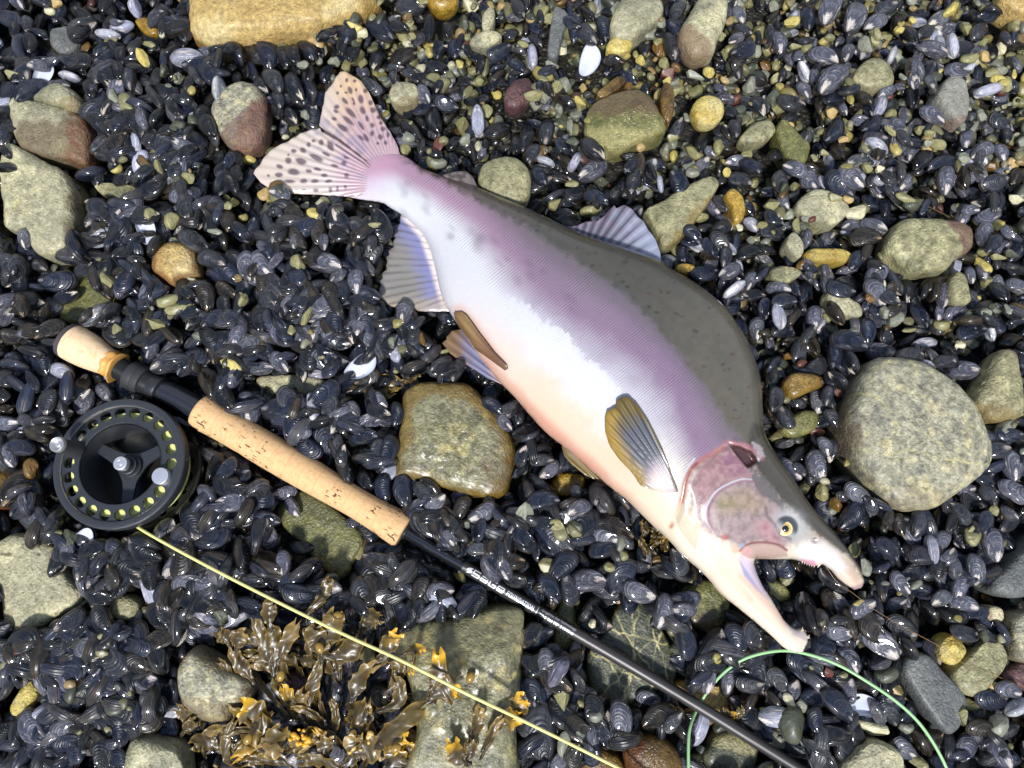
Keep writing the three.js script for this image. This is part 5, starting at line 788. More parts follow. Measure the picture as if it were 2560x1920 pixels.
for (const [k, S] of Object.entries(SHELL)) shellMats[k] = [0, 1, 2].map((n) => {
  const sd = k.charCodeAt(0) * 3 + n * 17, A = lin(...S.a), B = lin(...S.b), Tp = lin(...S.tip), edge = lin(74, 62, 44);
  const map = dataTex(128, 256, (u, v) => {
    const uu = Math.abs(u - 0.5) * 2, wob = 0.03 * noise(u * 5, v * 3, sd), r = v + wob;
    const rg = 0.5 + 0.5 * noise(r * 24, 0.3 + u * 0.6, sd), fine = 0.5 + 0.5 * noise(r * 70, u * 2.2, sd + 2), str = 0.5 + 0.5 * noise(u * 46, r * 4, sd + 3);
    let c = mix3(A, B, clamp(0.62 * rg * rg * rg + 0.55 * fine * fine * rg + 0.5 * (str - 0.5) * (0.3 + rg)));
    c = mix3(c, B, 0.5 * smooth(0.72, 0.9, rg) * smooth(0.3, 0.6, fine));
    c = mix3(c, edge, smooth(0.93, 0.99, r) * 0.5 * (0.5 + 0.5 * noise(u * 9, 1, sd)));
    const w = 0.5 + 0.5 * fbm(u * 7 + sd, v * 9, sd + 5, 4), scr = 0.5 + 0.5 * noise(u * 60, v * 26, sd + 6);
    c = mix3(c, Tp, smooth(0.92 - S.wear * 0.75, 1.05 - S.wear * 0.55, w + 0.12 * (scr - 0.5)) * 0.75);
    const tip = S.r0 * (1 + 0.5 * noise(u * 4, sd, 2) + 0.3 * noise(u * 17, sd, 3)); c = mix3(c, Tp, smooth(tip + 0.06, tip - 0.05, r + 0.03 * (scr - 0.5)) * (0.65 + 0.35 * scr));
    c = c.map((q) => q * (0.86 + 0.28 * scr));
    return c;
  }, { srgb: true });
  return new THREE.MeshPhysicalMaterial({ map, roughness: k === 'P' || k === 'W' ? 0.42 : 0.32, specularIntensity: 0.6, bumpMap: shellBump, bumpScale: 0.0006, ior: 1.5, clearcoat: k === 'W' ? 0.3 : 0.7, clearcoatRoughness: 0.07, side: THREE.DoubleSide });
});
const items = [];            // every mussel and pebble of the bed, before it is made
const occl = [];             // things lying on the bed: [outline in pixels, highest the bed may stand under it]
occl.push([[...BODY.filter((_, i) => i % 2 === 0)], 0.019], [TAIL, 0.020], [pts('948,700 1000,540 1130,780 976,768'), 0.020], [pts('1104,856 1160,820 1256,962 1186,924'), 0.022], [pts('1410,566 1536,512 1581,522 1654,660'), 0.030]);
occl.push([ell(330, 1168, 182, 166, 0, 0), 0.010], [pts('140,880 160,800 290,865 520,1000 1010,1280 1000,1375 480,1080 250,955'), 0.017], [pts('1000,1300 1500,1605 2060,1925 2040,1980 1460,1635 1000,1355'), 0.017]);
const lows = [[pts('470,1590 760,1500 960,1560 1000,1960 440,1960 430,1820'), 0.020], [pts('1700,1960 1705,1810 1760,1700 1860,1620 1980,1600 2110,1640 2260,1740 2360,1840 2400,1960 2330,1960 2220,1780 2080,1690 1960,1660 1850,1690 1780,1770 1750,1960'), 0.032]];
const caps = occl.concat(lows).map(([P, h]) => [P, h, Math.min(...P.map((p) => p[0])), Math.max(...P.map((p) => p[0])), Math.min(...P.map((p) => p[1])), Math.max(...P.map((p) => p[1]))]);
const lim = (px, py, rad) => { let m = 0.046; for (const [P, h, ax, bx, ay, by] of caps) { if (px < ax - rad || px > bx + rad || py < ay - rad || py > by + rad) continue; const d = polySD(P, px, py); if (d > -rad * 0.6) m = Math.min(m, h + smooth(0, -rad * 0.6, d) * 0.008); } return m; };
function rest(x, z, a, b, yaw, c) {                             // sets an ellipsoid on the height field and raises the field by it
  const R = Math.max(a, b), cs = Math.cos(yaw), sn = Math.sin(yaw); let s = 0, n = 0, mx = 0;
  overField(x, z, R, (qx, qz, k) => { const dx = qx - x, dz = qz - z, u = (dx * cs - dz * sn) / a, v = (dx * sn + dz * cs) / b, d = u * u + v * v; if (d < 0.8) { s += field[k]; n++; mx = Math.max(mx, field[k]); } });
  return [n ? s / n : 0, mx];
}
function raise(x, z, a, b, yaw, c, yc) {
  const R = Math.max(a, b), cs = Math.cos(yaw), sn = Math.sin(yaw);
  overField(x, z, R, (qx, qz, k) => { const dx = qx - x, dz = qz - z, u = (dx * cs - dz * sn) / a, v = (dx * sn + dz * cs) / b, d = u * u + v * v; if (d < 1) field[k] = Math.max(field[k], yc + c * Math.sqrt(1 - d) * 0.85); });
}
function place(o, settle) {                                       // o: { type, px, py | x, z, L, yaw, roll, pitch ... }
  const cr = Math.abs(Math.cos(o.roll ?? 0)), sr = Math.abs(Math.sin(o.roll ?? 0));
  const a = o.type === 'm' ? o.L * 0.48 : o.a, b = o.type === 'm' ? o.L * (0.30 * cr + 0.22 * sr) : o.b, c = o.type === 'm' ? o.L * (0.21 * cr + 0.29 * sr) : o.c;
  if (o.px !== undefined) { const v = at(o.px, o.py, 0.024); o.x = v.x; o.z = v.z; }
  for (let it = 0; it < (o.px !== undefined ? 2 : 1); it++) {
    const [mean, mx] = rest(o.x, o.z, a, b, o.yaw, c);
    let y = lerp(mean, mx, settle) + c * 0.62; const p = pix(o.x, 0.02, o.z), L = lim(p[0], p[1], Math.max(a, b) / mpp());
    y = Math.max(Math.min(y, L - c, 0.05), c * 0.3 - 0.004); o.y = y;
    if (o.px !== undefined) { const v = at(o.px, o.py, y); o.x = v.x; o.z = v.z; }
  }
  o.ra = a; o.rb = b; o.rc = c; raise(o.x, o.z, a, b, o.yaw, c, o.y); items.push(o); return o;
}
// density of pebbles: the upper middle and upper right are gravelly, the left and the bottom almost all mussels
const gravelly = (px, py) => 0.035 + 0.50 * smooth(760, 250, py) * smooth(560, 980, px) * (0.55 + 0.45 * smooth(0.1, -0.3, fbm(px / 260, py / 260, 3, 3))) + 0.10 * smooth(1500, 2300, px);
const musselSize = (px, py) => lerp(lerp(0.0255, 0.0195, smooth(500, 1900, px)), 0.0280, smooth(900, 1700, py) * (1 - 0.45 * smooth(1500, 2400, px))) * lerp(0.72, 1, smooth(100, 700, py + Math.abs(px - 1300) * 0.35));
const RB = rng(2024);
const gauss = () => (RB() + RB() + RB() - 1.5) / 0.87;
const inStone = (x, z, k, m = 0) => stones.some((s) => { const dx = x - s.cx, dz = z - s.cz, d = Math.hypot(dx, dz); if (d > 0.12) return false; const a = Math.round(((Math.atan2(dz, dx) / 2 / Math.PI + 1) % 1) * s.NA) % s.NA; return d < s.rad[a] * k + m; });
const pickKind = (px, py) => { const r = RB(), pale = 0.12 + 0.30 * smooth(1400, 2100, px) * smooth(1150, 350, py); return r < pale * 0.22 ? 'W' : r < pale ? 'P' : r < pale + 0.09 ? 'T' : r < pale + 0.22 ? 'G' : r < pale + 0.32 ? 'N' : r < pale + 0.62 ? 'B' : 'D'; };
const PEB = { Y: 'yellow', O: 'olive', G: 'grey', W: 'cream', T: 'tan', B: 'brown', R: 'red', K: 'dark' };
const pickTone = () => { const r = RB(); return r < 0.06 ? 'Y' : r < 0.44 ? 'O' : r < 0.66 ? 'G' : r < 0.70 ? 'T' : r < 0.73 ? 'W' : r < 0.93 ? 'K' : r < 0.97 ? 'B' : 'R'; };
for (let n = 0; n < 5200; n++) { const x = (RB() * 2 - 1) * 0.5, z = (RB() * 2 - 1) * 0.42, r = 0.0022 + 0.0032 * RB(); if (!inStone(x, z, 1)) place({ type: 'p', x, z, a: r * 1.3, b: r, c: r * 0.7, yaw: RB() * 6.28, roll: 0, pitch: 0, kind: pickTone(), base: 1 }, 0.4); }   // grit under everything
for (let n = 0; n < 20500; n++) {                                 // the loose bed, from the bottom up
  const x = (RB() * 2 - 1) * 0.68, z = (RB() * 2 - 1) * 0.56, [px, py] = pix(x, 0.02, z), layer = n / 20500;
  if (inStone(x, z, 1, 0.004)) continue;
  if (RB() < gravelly(clamp(px, 0, IW), clamp(py, 0, IH))) {
    for (let q = 0; q < 3; q++) { const r = 0.0016 + 0.0052 * Math.pow(RB(), 2.6), qx = x + (RB() - 0.5) * 0.024, qz = z + (RB() - 0.5) * 0.024; if (inStone(qx, qz, 0.97)) continue; place({ type: 'p', x: qx, z: qz, a: r * (1 + 0.5 * RB()), b: r * (0.75 + 0.3 * RB()), c: r * (0.55 + 0.4 * RB()), yaw: RB() * 6.28, roll: (RB() - 0.5) * 0.8, pitch: (RB() - 0.5) * 0.8, kind: pickTone() }, 0.5); }
  } else {
    const L = musselSize(clamp(px, 0, IW), clamp(py, 0, IH)) * clamp(0.92 + 0.26 * gauss(), 0.42, 1.6); if (inStone(x, z, 1, L * 0.2)) continue;
    const edge = RB(); place({ type: 'm', x, z, L, yaw: RB() * 6.2832, roll: edge < 0.45 ? (RB() - 0.5) * 0.9 : (RB() < 0.5 ? 1 : -1) * (0.7 + RB() * 1.0), pitch: gauss() * 0.32, kind: pickKind(px, py), flip: RB() < 0.5 }, 0.42);
  }
}
// mussels seen one by one in the photograph: x, y, length and bearing of the pointed end, by ninths of the frame enlarged 3.456 times; kind S.. stands with its seam up
const SEEN = [
  [0, 0, '1170 70 200 -100 SP;935 300 215 5 SP;1000 190 110 0 P;660 90 210 65 D;850 170 170 0 D;960 80 180 60 D;1420 90 200 20 G;1530 180 160 30 G;1660 90 180 90 G;1610 290 180 90 G;345 190 150 100 G;230 210 170 90 G;250 370 210 90 D;225 590 260 80 G;360 630 270 125 H;600 660 200 190 SP;1620 510 300 0 SP;1840 560 310 100 G;910 660 310 60 T;1050 480 170 80 D;1020 610 170 90 D;1160 590 150 0 S;845 650 180 85 G;715 600 130 60 D;790 760 200 80 D;500 760 230 0 G;1185 1080 300 65 G;1360 1020 200 120 S;880 1080 290 50 D;1080 1210 250 60 S;1430 1250 350 8 G;1620 1150 150 100 T;1460 1130 170 0 D;1510 930 170 60 D;1620 830 170 60 S;1890 770 240 100 SP;1800 1080 250 60 D;1800 1290 170 110 N;1900 1360 180 100 D;1620 1320 190 -30 D;940 1330 190 60 G;860 1540 160 100 G;1240 1430 150 50 S;1530 1490 210 90 D;1750 1500 180 110 D;2050 1490 170 60 D;1980 1570 230 60 D;1070 1550 190 -10 D;1390 1540 160 -30 S;60 1460 180 0 S;110 1090 220 30 G;50 1320 170 50 S;1990 590 110 0 D;2140 600 150 80 S;2050 680 140 90 D;120 250 160 100 D'],
  [640, 0, '90 470 310 80 B;240 490 210 75 D;330 470 200 70 D;440 440 240 60 B;540 420 190 60 D;690 400 170 75 D;820 280 240 110 B;750 400 180 95 D;840 460 190 110 D;1080 240 330 45 B;1230 240 190 15 D;1000 410 190 60 D;1045 520 210 110 T;1450 160 190 -30 S;1330 60 260 0 G;1500 250 260 100 S;1650 260 150 90 D;1580 430 180 100 B;1715 420 190 80 B;1820 440 140 60 D;2100 440 240 -30 B;1940 560 180 110 D;1280 500 250 -20 N;1210 580 150 0 G;1330 630 150 0 G;1200 670 150 60 G;1420 670 160 -20 D;1570 570 190 0 D;150 700 270 60 G;50 740 190 50 T;340 750 270 60 T;450 640 190 100 D;610 640 200 95 B;190 860 180 80 G;180 960 170 80 D;970 730 200 40 G;1450 810 200 60 P;1640 890 240 20 B;1450 940 210 -10 B;1540 1040 240 70 D;1310 980 160 110 D;1420 1060 140 60 D;1920 1050 290 80 SP;1790 800 130 90 G;1860 890 150 30 D;2040 720 150 90 D;1710 1240 160 -30 D;1500 1360 130 80 B;1710 1380 120 60 B;1820 1420 140 70 B;1610 1430 190 60 D;1880 1330 160 80 S;2080 1130 240 -20 D;1940 1480 140 0 D;1990 1240 130 90 D'],
  [1280, 0, '660 300 240 50 G;650 120 180 50 D;790 250 240 80 B;660 520 310 115 H;175 500 260 90 SP;300 610 170 -20 B;40 570 170 40 B;120 260 150 90 S;290 900 210 180 P;480 880 190 40 S;300 1150 260 100 G;180 1330 200 110 G;130 1220 210 110 D;290 1400 180 30 SP;240 1520 210 60 B;540 1400 200 110 SP;690 1470 290 150 P;700 1290 280 50 T;30 1250 190 100 D;440 1170 120 30 D;60 70 210 60 G;240 160 170 90 S;1380 400 270 80 G;1430 110 230 110 G;1260 290 140 10 D;2000 430 240 160 B;1930 590 210 70 G;1960 130 180 60 P;2000 260 180 30 G;1850 860 180 10 P;1800 760 130 20 P;1060 1440 220 150 B;1240 1420 190 30 B;1280 1590 160 -90 SP;1050 1580 200 100 G;1650 1520 160 -60 D;1970 1560 220 20 G;2060 1440 200 40 B;1710 1310 120 40 P;1640 1240 170 100 D;1800 1130 160 20 D;1920 1110 170 80 G;2130 920 210 60 T;1900 960 140 30 D;880 530 180 10 N;1150 420 180 100 G;690 870 100 0 B;430 650 140 80 B;320 770 150 60 N'],
  [1920, 0, '540 90 340 110 P;740 150 330 115 P;930 200 240 150 P;1020 60 240 -20 G;850 430 220 120 P;470 500 290 20 P;340 160 210 80 B;90 370 240 85 P;210 290 120 0 SP;690 460 200 110 P;330 350 150 0 G;310 620 210 70 SP;560 690 330 130 P;310 780 170 60 P;120 650 140 110 G;200 890 260 10 G;1070 480 190 -70 SP;1430 430 270 15 P;1350 280 210 150 G;1220 290 190 50 D;1290 200 160 0 SP;1230 580 170 90 N;1420 580 220 10 P;1640 620 270 -10 P;1400 710 140 60 P;1680 430 200 120 B;1590 400 230 70 SP;1820 280 220 -40 G;1920 460 210 110 D;1790 130 120 40 D;1940 100 180 10 S;2090 210 170 60 B;2060 330 150 60 G;1900 780 260 170 SP;1140 750 120 0 P;950 920 240 100 SP;1020 800 190 140 P;1420 1000 240 30 P;900 1080 230 150 B;1120 1090 180 60 P;930 1190 210 0 G;570 860 210 0 B;200 1020 190 -20 G;650 940 130 60 P;830 850 160 40 N;1260 840 210 80 D;1720 1090 140 -30 D;2000 1050 210 30 B;2060 1170 150 90 G;2010 1320 180 70 P;1850 1310 240 150 P;570 1130 250 130 B;610 1310 190 60 N;960 1310 180 110 N;1240 1330 140 110 P;100 1340 220 0 D;370 1570 250 60 P;620 1590 300 40 B;720 1530 270 40 P;930 1560 190 -20 G;1050 1570 180 100 P;1180 1580 190 130 P;1540 1560 260 90 P;1690 1540 210 80 SN;1950 1570 260 -20 G;1800 1460 140 30 N;1340 1390 230 130 D;1560 1150 180 40 D;1720 1200 190 100 P'],
  [0, 480, '1110 150 290 140 P;1250 330 260 80 H;1120 480 260 -150 B;1620 120 260 80 G;1790 170 260 10 N;1960 250 210 80 N;1680 420 290 30 G;1350 470 210 110 S;860 310 170 30 D;830 210 170 30 G;500 760 310 180 B;900 700 290 -60 B;1080 760 240 -60 B;740 660 210 -20 G;570 900 210 -20 T;400 1020 310 150 P;170 980 240 60 N;260 1190 210 0 N;430 1200 260 150 N;300 1460 460 165 B;460 1310 200 0 S;110 1240 220 0 N;1110 1180 250 110 B;1270 1270 240 0 T;1310 1360 170 110 P;1850 1100 220 140 B;1700 1110 220 130 T;1640 1030 190 0 B;1960 680 330 50 B;2140 640 260 80 P;1830 590 270 20 G;2030 590 220 60 D;1310 860 190 110 S;1400 950 150 10 N;1620 860 170 30 D;1770 910 260 80 N;1950 990 210 70 D;2060 1250 230 110 P;2150 1330 240 140 P;1870 1370 220 100 N;1650 1470 290 130 B;2010 1570 270 110 D;1170 1030 200 0 S;210 400 190 80 P;330 640 190 30 G;60 620 220 60 G;200 670 170 100 G;1170 600 170 0 D'],
  [640, 480, '600 620 290 20 P;330 190 190 30 N;360 300 170 130 G;190 180 130 60 G;680 220 240 105 T;850 380 190 85 N;590 430 150 90 P;330 430 120 90 P;60 470 130 40 P;150 360 200 90 G;180 500 210 95 S;60 640 300 50 P;170 770 190 40 G;300 760 160 60 G;350 880 190 60 T;640 880 240 70 N;750 860 220 110 B;710 730 170 140 P;870 770 230 90 P;480 870 230 60 SN;960 890 230 20 B;990 440 170 100 G;870 540 170 90 S;280 960 260 60 N;200 1010 230 70 T;120 1190 330 50 G;410 1250 210 110 P;530 1200 210 110 P;690 1130 250 80 B;640 1260 170 50 P;810 1200 230 70 T;900 1170 150 110 P;910 1040 240 120 P;1030 1090 200 90 G;1090 1260 240 115 T;980 1280 170 60 P;740 1310 150 0 T;1330 1180 210 80 T;1260 1210 180 80 D;1350 1360 210 20 B;580 1390 220 80 B;210 1470 210 50 P;390 1550 180 80 T;900 1500 300 150 H;1230 1450 190 60 B;1600 1500 190 150 G;1740 1540 200 110 G;50 1530 190 0 P;390 1350 180 30 D'],
  [1280, 480, '1660 330 240 0 S;1800 340 220 130 D;1480 530 170 80 B;1700 470 160 60 B;1840 560 180 100 G;1880 680 210 150 P;1920 840 230 -30 SP;2060 770 180 110 P;1770 810 200 120 D;2100 900 190 0 T;2120 1180 210 90 P;1980 1170 170 60 B;1800 100 180 60 G;190 120 170 -30 B;730 60 230 30 B;440 200 200 0 G;510 270 170 -10 D'],
  [1920, 480, '140 80 160 60 P;50 230 200 30 B;990 260 240 -10 B;870 320 300 10 P;840 400 260 0 N;770 590 210 120 B;940 730 270 120 P;1200 860 210 95 T;1040 900 200 30 G;630 840 240 10 B;90 840 210 10 P;240 830 150 60 B;140 950 210 0 B;400 1090 220 90 P;290 1000 130 60 S;590 1050 220 60 SN;860 1200 210 90 B;1070 1020 180 -30 N;700 1300 300 20 B;960 1370 280 0 P;1220 1430 260 -10 G;1310 1070 230 60 B;1340 850 170 90 S;1520 890 220 90 P;1480 1040 150 100 P;1620 1040 210 -20 P;1750 1110 240 0 SN;1760 1210 250 -10 B;1920 1210 170 80 SP;1620 650 180 -70 SP;1860 680 190 80 P;1750 720 150 80 P;1870 360 250 110 P;1950 450 200 130 B;1750 160 150 0 P;2080 350 150 40 P;2150 820 210 20 P;1690 1550 290 10 P;1530 1470 190 0 G;410 1510 240 150 G;570 1410 220 100 B;180 580 150 100 B'],
  [0, 960, '420 160 220 100 G;540 240 170 0 G;60 330 220 0 P;230 320 170 20 G;370 380 190 0 N;910 80 210 50 P;1950 740 220 130 B;1790 960 200 60 P;2000 1010 260 170 P;1640 1160 330 10 SN;2030 890 180 60 T;1830 1320 290 170 B;1580 1360 290 100 G;1230 1410 260 -140 P;800 1440 240 150 D;700 1580 230 100 G;1120 1590 350 20 T;530 1100 240 150 G;700 1210 200 40 P;690 1350 240 150 H;420 1260 220 150 B;200 1050 260 140 B;330 1180 210 120 P;370 900 150 60 D;400 680 220 0 N;60 620 220 60 P;2120 720 150 90 P'],
  [640, 960, '240 200 370 175 B;590 80 290 150 B;650 240 270 95 G;840 220 160 60 P;820 330 220 30 B;930 460 240 0 B;1080 140 150 50 P;1060 230 210 20 T;1210 260 200 100 B;390 410 170 200 P;750 620 180 -80 T;1160 600 210 95 T;1040 590 230 110 G;600 640 270 100 G;1110 900 250 80 B;950 840 190 60 D;1280 930 260 80 B;1440 950 210 60 G;1500 1170 450 25 T;1780 1080 210 110 N;1950 1110 240 150 P;2040 190 210 40 B;2150 330 170 50 P;250 930 210 170 P;320 1060 180 60 P;90 1180 220 10 B;1170 1450 260 10 B;230 1550 200 90 P;400 1410 200 0 D;2120 1370 260 100 G;1920 1430 170 0 P;2130 1580 220 60 P;860 1200 170 0 G;1670 1330 140 60 P;1200 1550 180 60 G'],
  [1280, 960, '260 660 190 0 G;320 740 190 140 P;560 950 170 80 G;270 1010 260 0 B;580 1080 220 150 P;610 1220 320 140 T;900 1240 310 30 N;290 1190 180 0 B;390 1340 310 40 G;830 1330 290 10 P;800 1440 240 0 B;450 1570 310 130 B;880 980 350 40 G;950 1560 220 100 B;1100 1570 190 0 G'],
  [1920, 960, '60 130 220 100 G;110 310 230 0 S;190 740 230 40 P;430 710 270 70 P;490 540 170 70 P;720 1130 280 130 B;780 940 230 30 P;1040 1170 150 100 N;1290 1200 220 100 G;1500 1370 200 110 P;1550 1490 170 -50 P;1030 1430 230 50 B;1780 1600 240 90 P;1950 1390 260 80 P;1790 1160 200 0 P;1880 1200 200 100 B;1550 1020 180 80 G;1710 1020 180 80 G;1700 900 190 0 P;1870 450 260 20 B;2080 430 220 0 B;1960 560 240 0 G;2100 700 260 80 P;1950 830 170 60 P;2120 910 250 20 P;1920 960 210 60 G;1860 830 190 40 B;1620 1600 190 80 P;480 330 180 150 B;520 100 180 100 G;560 300 180 60 G'],
  [0, 1440, '1310 110 280 80 SP;1430 190 260 70 G;1620 60 250 -10 P;1620 220 240 50 D;1920 240 250 110 B;960 130 350 140 G;430 540 320 -10 D;640 470 240 0 B;1180 570 330 110 B;1360 570 280 150 N;1220 790 420 -20 T;620 850 400 130 B;450 850 310 -35 T;880 760 220 140 B;890 960 350 120 S;720 590 190 -20 N;930 590 240 -30 S;1410 950 240 20 SP;1480 1150 260 180 SP;1160 1210 240 80 B;920 1160 280 110 B;1420 1310 230 190 B;300 1290 470 140 SP;620 1050 250 0 B;580 1440 260 0 B;1040 1330 240 90 B;1000 1580 240 60 B;370 1520 290 40 B;700 1260 260 10 N;60 600 200 0 G;220 660 220 60 S;60 760 270 30 P;1280 1090 170 60 G;890 370 260 60 D;380 730 210 120 SN'],
  [640, 1440, '700 220 290 -20 B;1170 100 310 200 T;1420 120 220 110 N;1590 130 220 0 P;1880 110 220 0 P;1600 310 170 80 B;1710 320 160 70 S;1250 320 170 90 B;1420 280 170 80 D;640 1080 270 90 B;260 80 190 100 B;30 320 190 60 G;2040 170 150 60 D'],
  [1280, 1440, '330 100 260 60 B;650 50 300 0 P;1100 130 270 20 P;1300 300 270 110 P;1500 190 240 180 P;1480 290 200 180 P;1490 570 270 -110 B;1720 620 330 -60 G;2120 850 330 70 G;1930 550 260 80 B;2080 510 230 60 G;160 780 210 60 D;280 750 220 100 P;560 900 220 60 S;1180 1060 200 20 P;930 1260 300 90 P;800 1360 230 60 B;1270 1220 290 150 N;1400 1260 190 -50 G;260 1340 470 80 G;170 1000 220 80 B'],
  [1920, 1440, '480 640 330 100 B;700 720 230 60 P;330 650 240 95 G;350 840 330 40 B;780 960 190 150 N;600 1120 290 50 B;830 1130 270 10 H;960 580 330 40 P;820 280 220 -30 P;620 480 210 0 P;1100 240 190 -20 P;1660 100 200 110 P;1690 240 220 20 P;1500 200 190 150 P;1150 440 260 30 G;1150 60 210 50 P;550 230 220 60 N;620 400 190 0 D;1930 1050 270 0 B;2080 990 210 20 P;2140 1130 200 150 SP;1700 490 230 10 G;1420 660 210 60 G;1720 1490 250 120 P;1190 1490 220 40 P;1310 1430 240 60 SN;550 1360 270 0 D;270 1530 220 -20 N;1200 1180 190 130 B;1040 1180 230 60 B;420 1250 190 80 B;2000 1520 260 60 P;1840 1320 230 10 N;80 900 220 60 G'],
];
for (const [ox, oy, text] of SEEN) for (const rec of text.split(';')) {
  const [sx, sy, sl, sa, kd] = rec.split(' '), px = ox + sx / 3.456, py = oy + sy / 3.456, up = kd[0] === 'S', kind = kd === 'S' ? 'D' : kd === 'SP' ? 'W' : up ? kd[1] : kd, a = sa * Math.PI / 180;
  const p0 = at(px, py, 0.024), p1 = at(px + Math.cos(a), py + Math.sin(a), 0.024), L = sl / 3.456 * mpp(0.024) * 1.06;   // the pointed end lies at local -x
  place({ type: 'm', px, py, L, yaw: Math.atan2(p1.z - p0.z, -(p1.x - p0.x)), roll: up ? (RB() < 0.5 ? 1 : -1) * (1.2 + RB() * 0.5) : (RB() - 0.5) * 1.0, pitch: (RB() - 0.5) * 0.3, kind, flip: RB() < 0.5, seen: 1, ...(kind === 'H' ? { roll: 0.15, pitch: 0.1, flip: false } : {}) }, 0.45);
}
const SEENP = [
  [0, 0, '435 90 50 45 0 W;60 40 60 60 0 O;480 30 70 50 0 T;1230 480 110 50 60 Y;1280 380 80 40 20 O;745 410 50 70 0 B;1655 780 42 55 0 Y;1000 1450 55 50 0 Y;1060 1380 40 30 0 O;1640 1530 65 55 0 O;1370 1440 90 50 60 O;100 640 70 50 0 O;990 850 90 60 60 G;1405 300 30 30 0 W;790 30 45 45 0 R'],
  [640, 0, '1320 165 50 35 90 O;1345 300 45 45 0 O;1350 240 45 35 0 O;1500 450 50 40 80 Y;1760 290 50 45 0 T;550 525 40 40 0 G;1100 685 50 30 0 G;910 530 70 55 90 O;400 560 60 55 0 G;1690 565 35 35 0 W;1760 550 50 40 60 Y;1840 540 40 30 90 Y;1985 580 85 35 100 O;1940 700 45 40 0 O;1880 815 45 40 0 O;1680 650 40 35 90 O;1780 1080 90 80 90 O;430 1000 50 45 90 G;1120 990 45 30 -30 Y;1620 1220 45 40 0 O;1320 1190 60 55 0 G;1290 1300 60 50 90 O;690 520 80 60 -20 G;1920 1260 50 30 90 W'],
  [1280, 0, '540 290 65 38 45 T;85 375 65 45 0 O;460 745 80 70 90 G;580 870 75 40 40 Y;610 760 50 40 90 T;560 980 65 55 0 G;655 1045 35 35 0 Y;1110 1275 40 40 0 T;985 580 45 35 90 O;1115 530 55 50 90 Y;1070 470 35 25 90 Y;990 490 35 30 0 Y;1710 620 60 55 0 Y;1880 180 45 40 0 T;1810 310 55 50 0 O;1840 460 70 45 90 O;1320 560 70 55 90 O;2060 750 90 68 90 G;1570 650 100 45 20 G;2010 1040 60 40 -35 O;1790 1270 70 50 90 O;510 1590 70 45 0 O;1400 1350 55 40 90 Y;1480 1340 35 35 0 G;510 1100 80 40 90 G;1380 1190 65 50 0 O;1860 1480 50 40 90 Y;1560 1490 60 50 0 G;1410 1480 60 30 90 G;1840 690 50 35 30 T'],
  [1920, 0, '195 190 80 75 0 Y;1710 240 70 65 0 O;1920 635 65 65 0 O;1900 340 48 40 0 Y;1590 70 100 55 -50 Y;1120 260 55 45 -30 Y;1240 170 45 40 0 Y;1860 40 70 45 -60 O;230 400 70 38 0 O;1740 500 80 55 -20 O;2040 720 45 35 0 Y;2125 640 55 35 100 Y;710 860 55 30 90 Y;555 970 65 60 0 T;450 1140 65 32 -40 O;780 990 60 30 -60 O;1075 1140 80 28 35 O;1100 1280 70 48 80 Y;755 1215 45 28 -20 O;960 1460 45 45 0 W;1380 1240 55 50 0 G;1410 1150 60 40 0 O;640 1210 60 40 -20 T;265 1100 40 35 0 O;480 1320 50 36 20 O;680 1440 50 28 0 Y;845 1440 60 55 0 O;1830 990 60 60 0 G;1680 1360 70 55 0 G;1640 1440 60 28 90 O;1160 660 48 38 40 G;1930 1200 50 40 20 O'],
  [0, 480, '1490 250 70 65 90 O;1960 120 55 48 0 O;1295 190 50 45 90 O;1550 1000 110 65 -20 O;1330 1140 110 68 10 O;2100 220 40 40 0 Y;1000 1180 55 50 90 O;1080 1390 60 48 0 O;1850 340 70 38 10 G'],
  [640, 480, '430 115 50 35 0 W;520 190 78 48 20 Y;800 85 40 30 0 Y;370 630 90 65 80 O;1080 430 40 30 90 O;1230 1130 55 45 -30 Y;310 1190 50 40 90 O;1180 1310 60 52 90 G;1440 1280 70 28 80 B;430 1090 100 40 110 O;1030 280 70 28 0 O;1030 830 40 30 0 O'],
  [1280, 480, '360 110 80 60 -40 O;580 220 50 25 80 O;700 150 110 70 -20 O;1960 300 45 40 60 W;2060 420 50 42 90 G'],
  [1920, 480, '570 50 70 48 10 O;690 60 48 42 0 T;1190 50 90 42 18 O;1970 300 90 55 -45 Y;2150 60 80 50 20 W;1210 1120 50 40 0 O;870 910 50 45 0 B;170 1420 55 42 20 B;290 1480 45 30 -20 R;1650 1320 52 42 0 W;1620 1120 50 25 95 Y;1220 1190 70 24 -15 O;2070 1010 55 34 80 G;1870 1040 55 48 0 G;730 1210 40 36 0 G;380 350 100 32 -15 O;1980 560 80 38 10 O;290 640 50 42 90 B'],
  [0, 960, '390 780 55 48 0 B;270 730 80 56 80 B'],
  [1280, 960, '120 1120 150 80 100 G;300 1560 100 68 20 O;410 1280 75 55 60 O;1250 1520 60 40 0 B;850 1580 50 38 0 O'],
  [1920, 960, '310 900 70 55 -10 O;480 950 85 62 70 O;595 1050 72 58 90 B;1775 1290 95 72 80 O;750 1420 80 58 100 O;840 1570 80 58 80 G;1960 1100 50 44 90 O;490 840 40 28 20 W'],
  [1280, 1440, '430 1050 100 72 80 O;590 1100 40 38 0 O;720 1210 50 46 0 G;450 1450 90 48 100 G;590 1370 60 48 60 G;700 420 40 34 90 W'],
  [1920, 1440, '1090 960 120 60 45 T;300 1130 70 60 60 G;190 1080 66 38 50 W;220 1290 130 105 80 K;90 1420 90 68 70 G;1750 1110 70 46 0 O;1690 1200 70 44 90 O;2000 1280 100 85 -30 G;930 1310 150 65 10 W;1140 150 25 24 0 Y;1210 1310 70 56 0 G;790 230 50 24 -10 Y;1640 370 32 30 0 Y'],
];
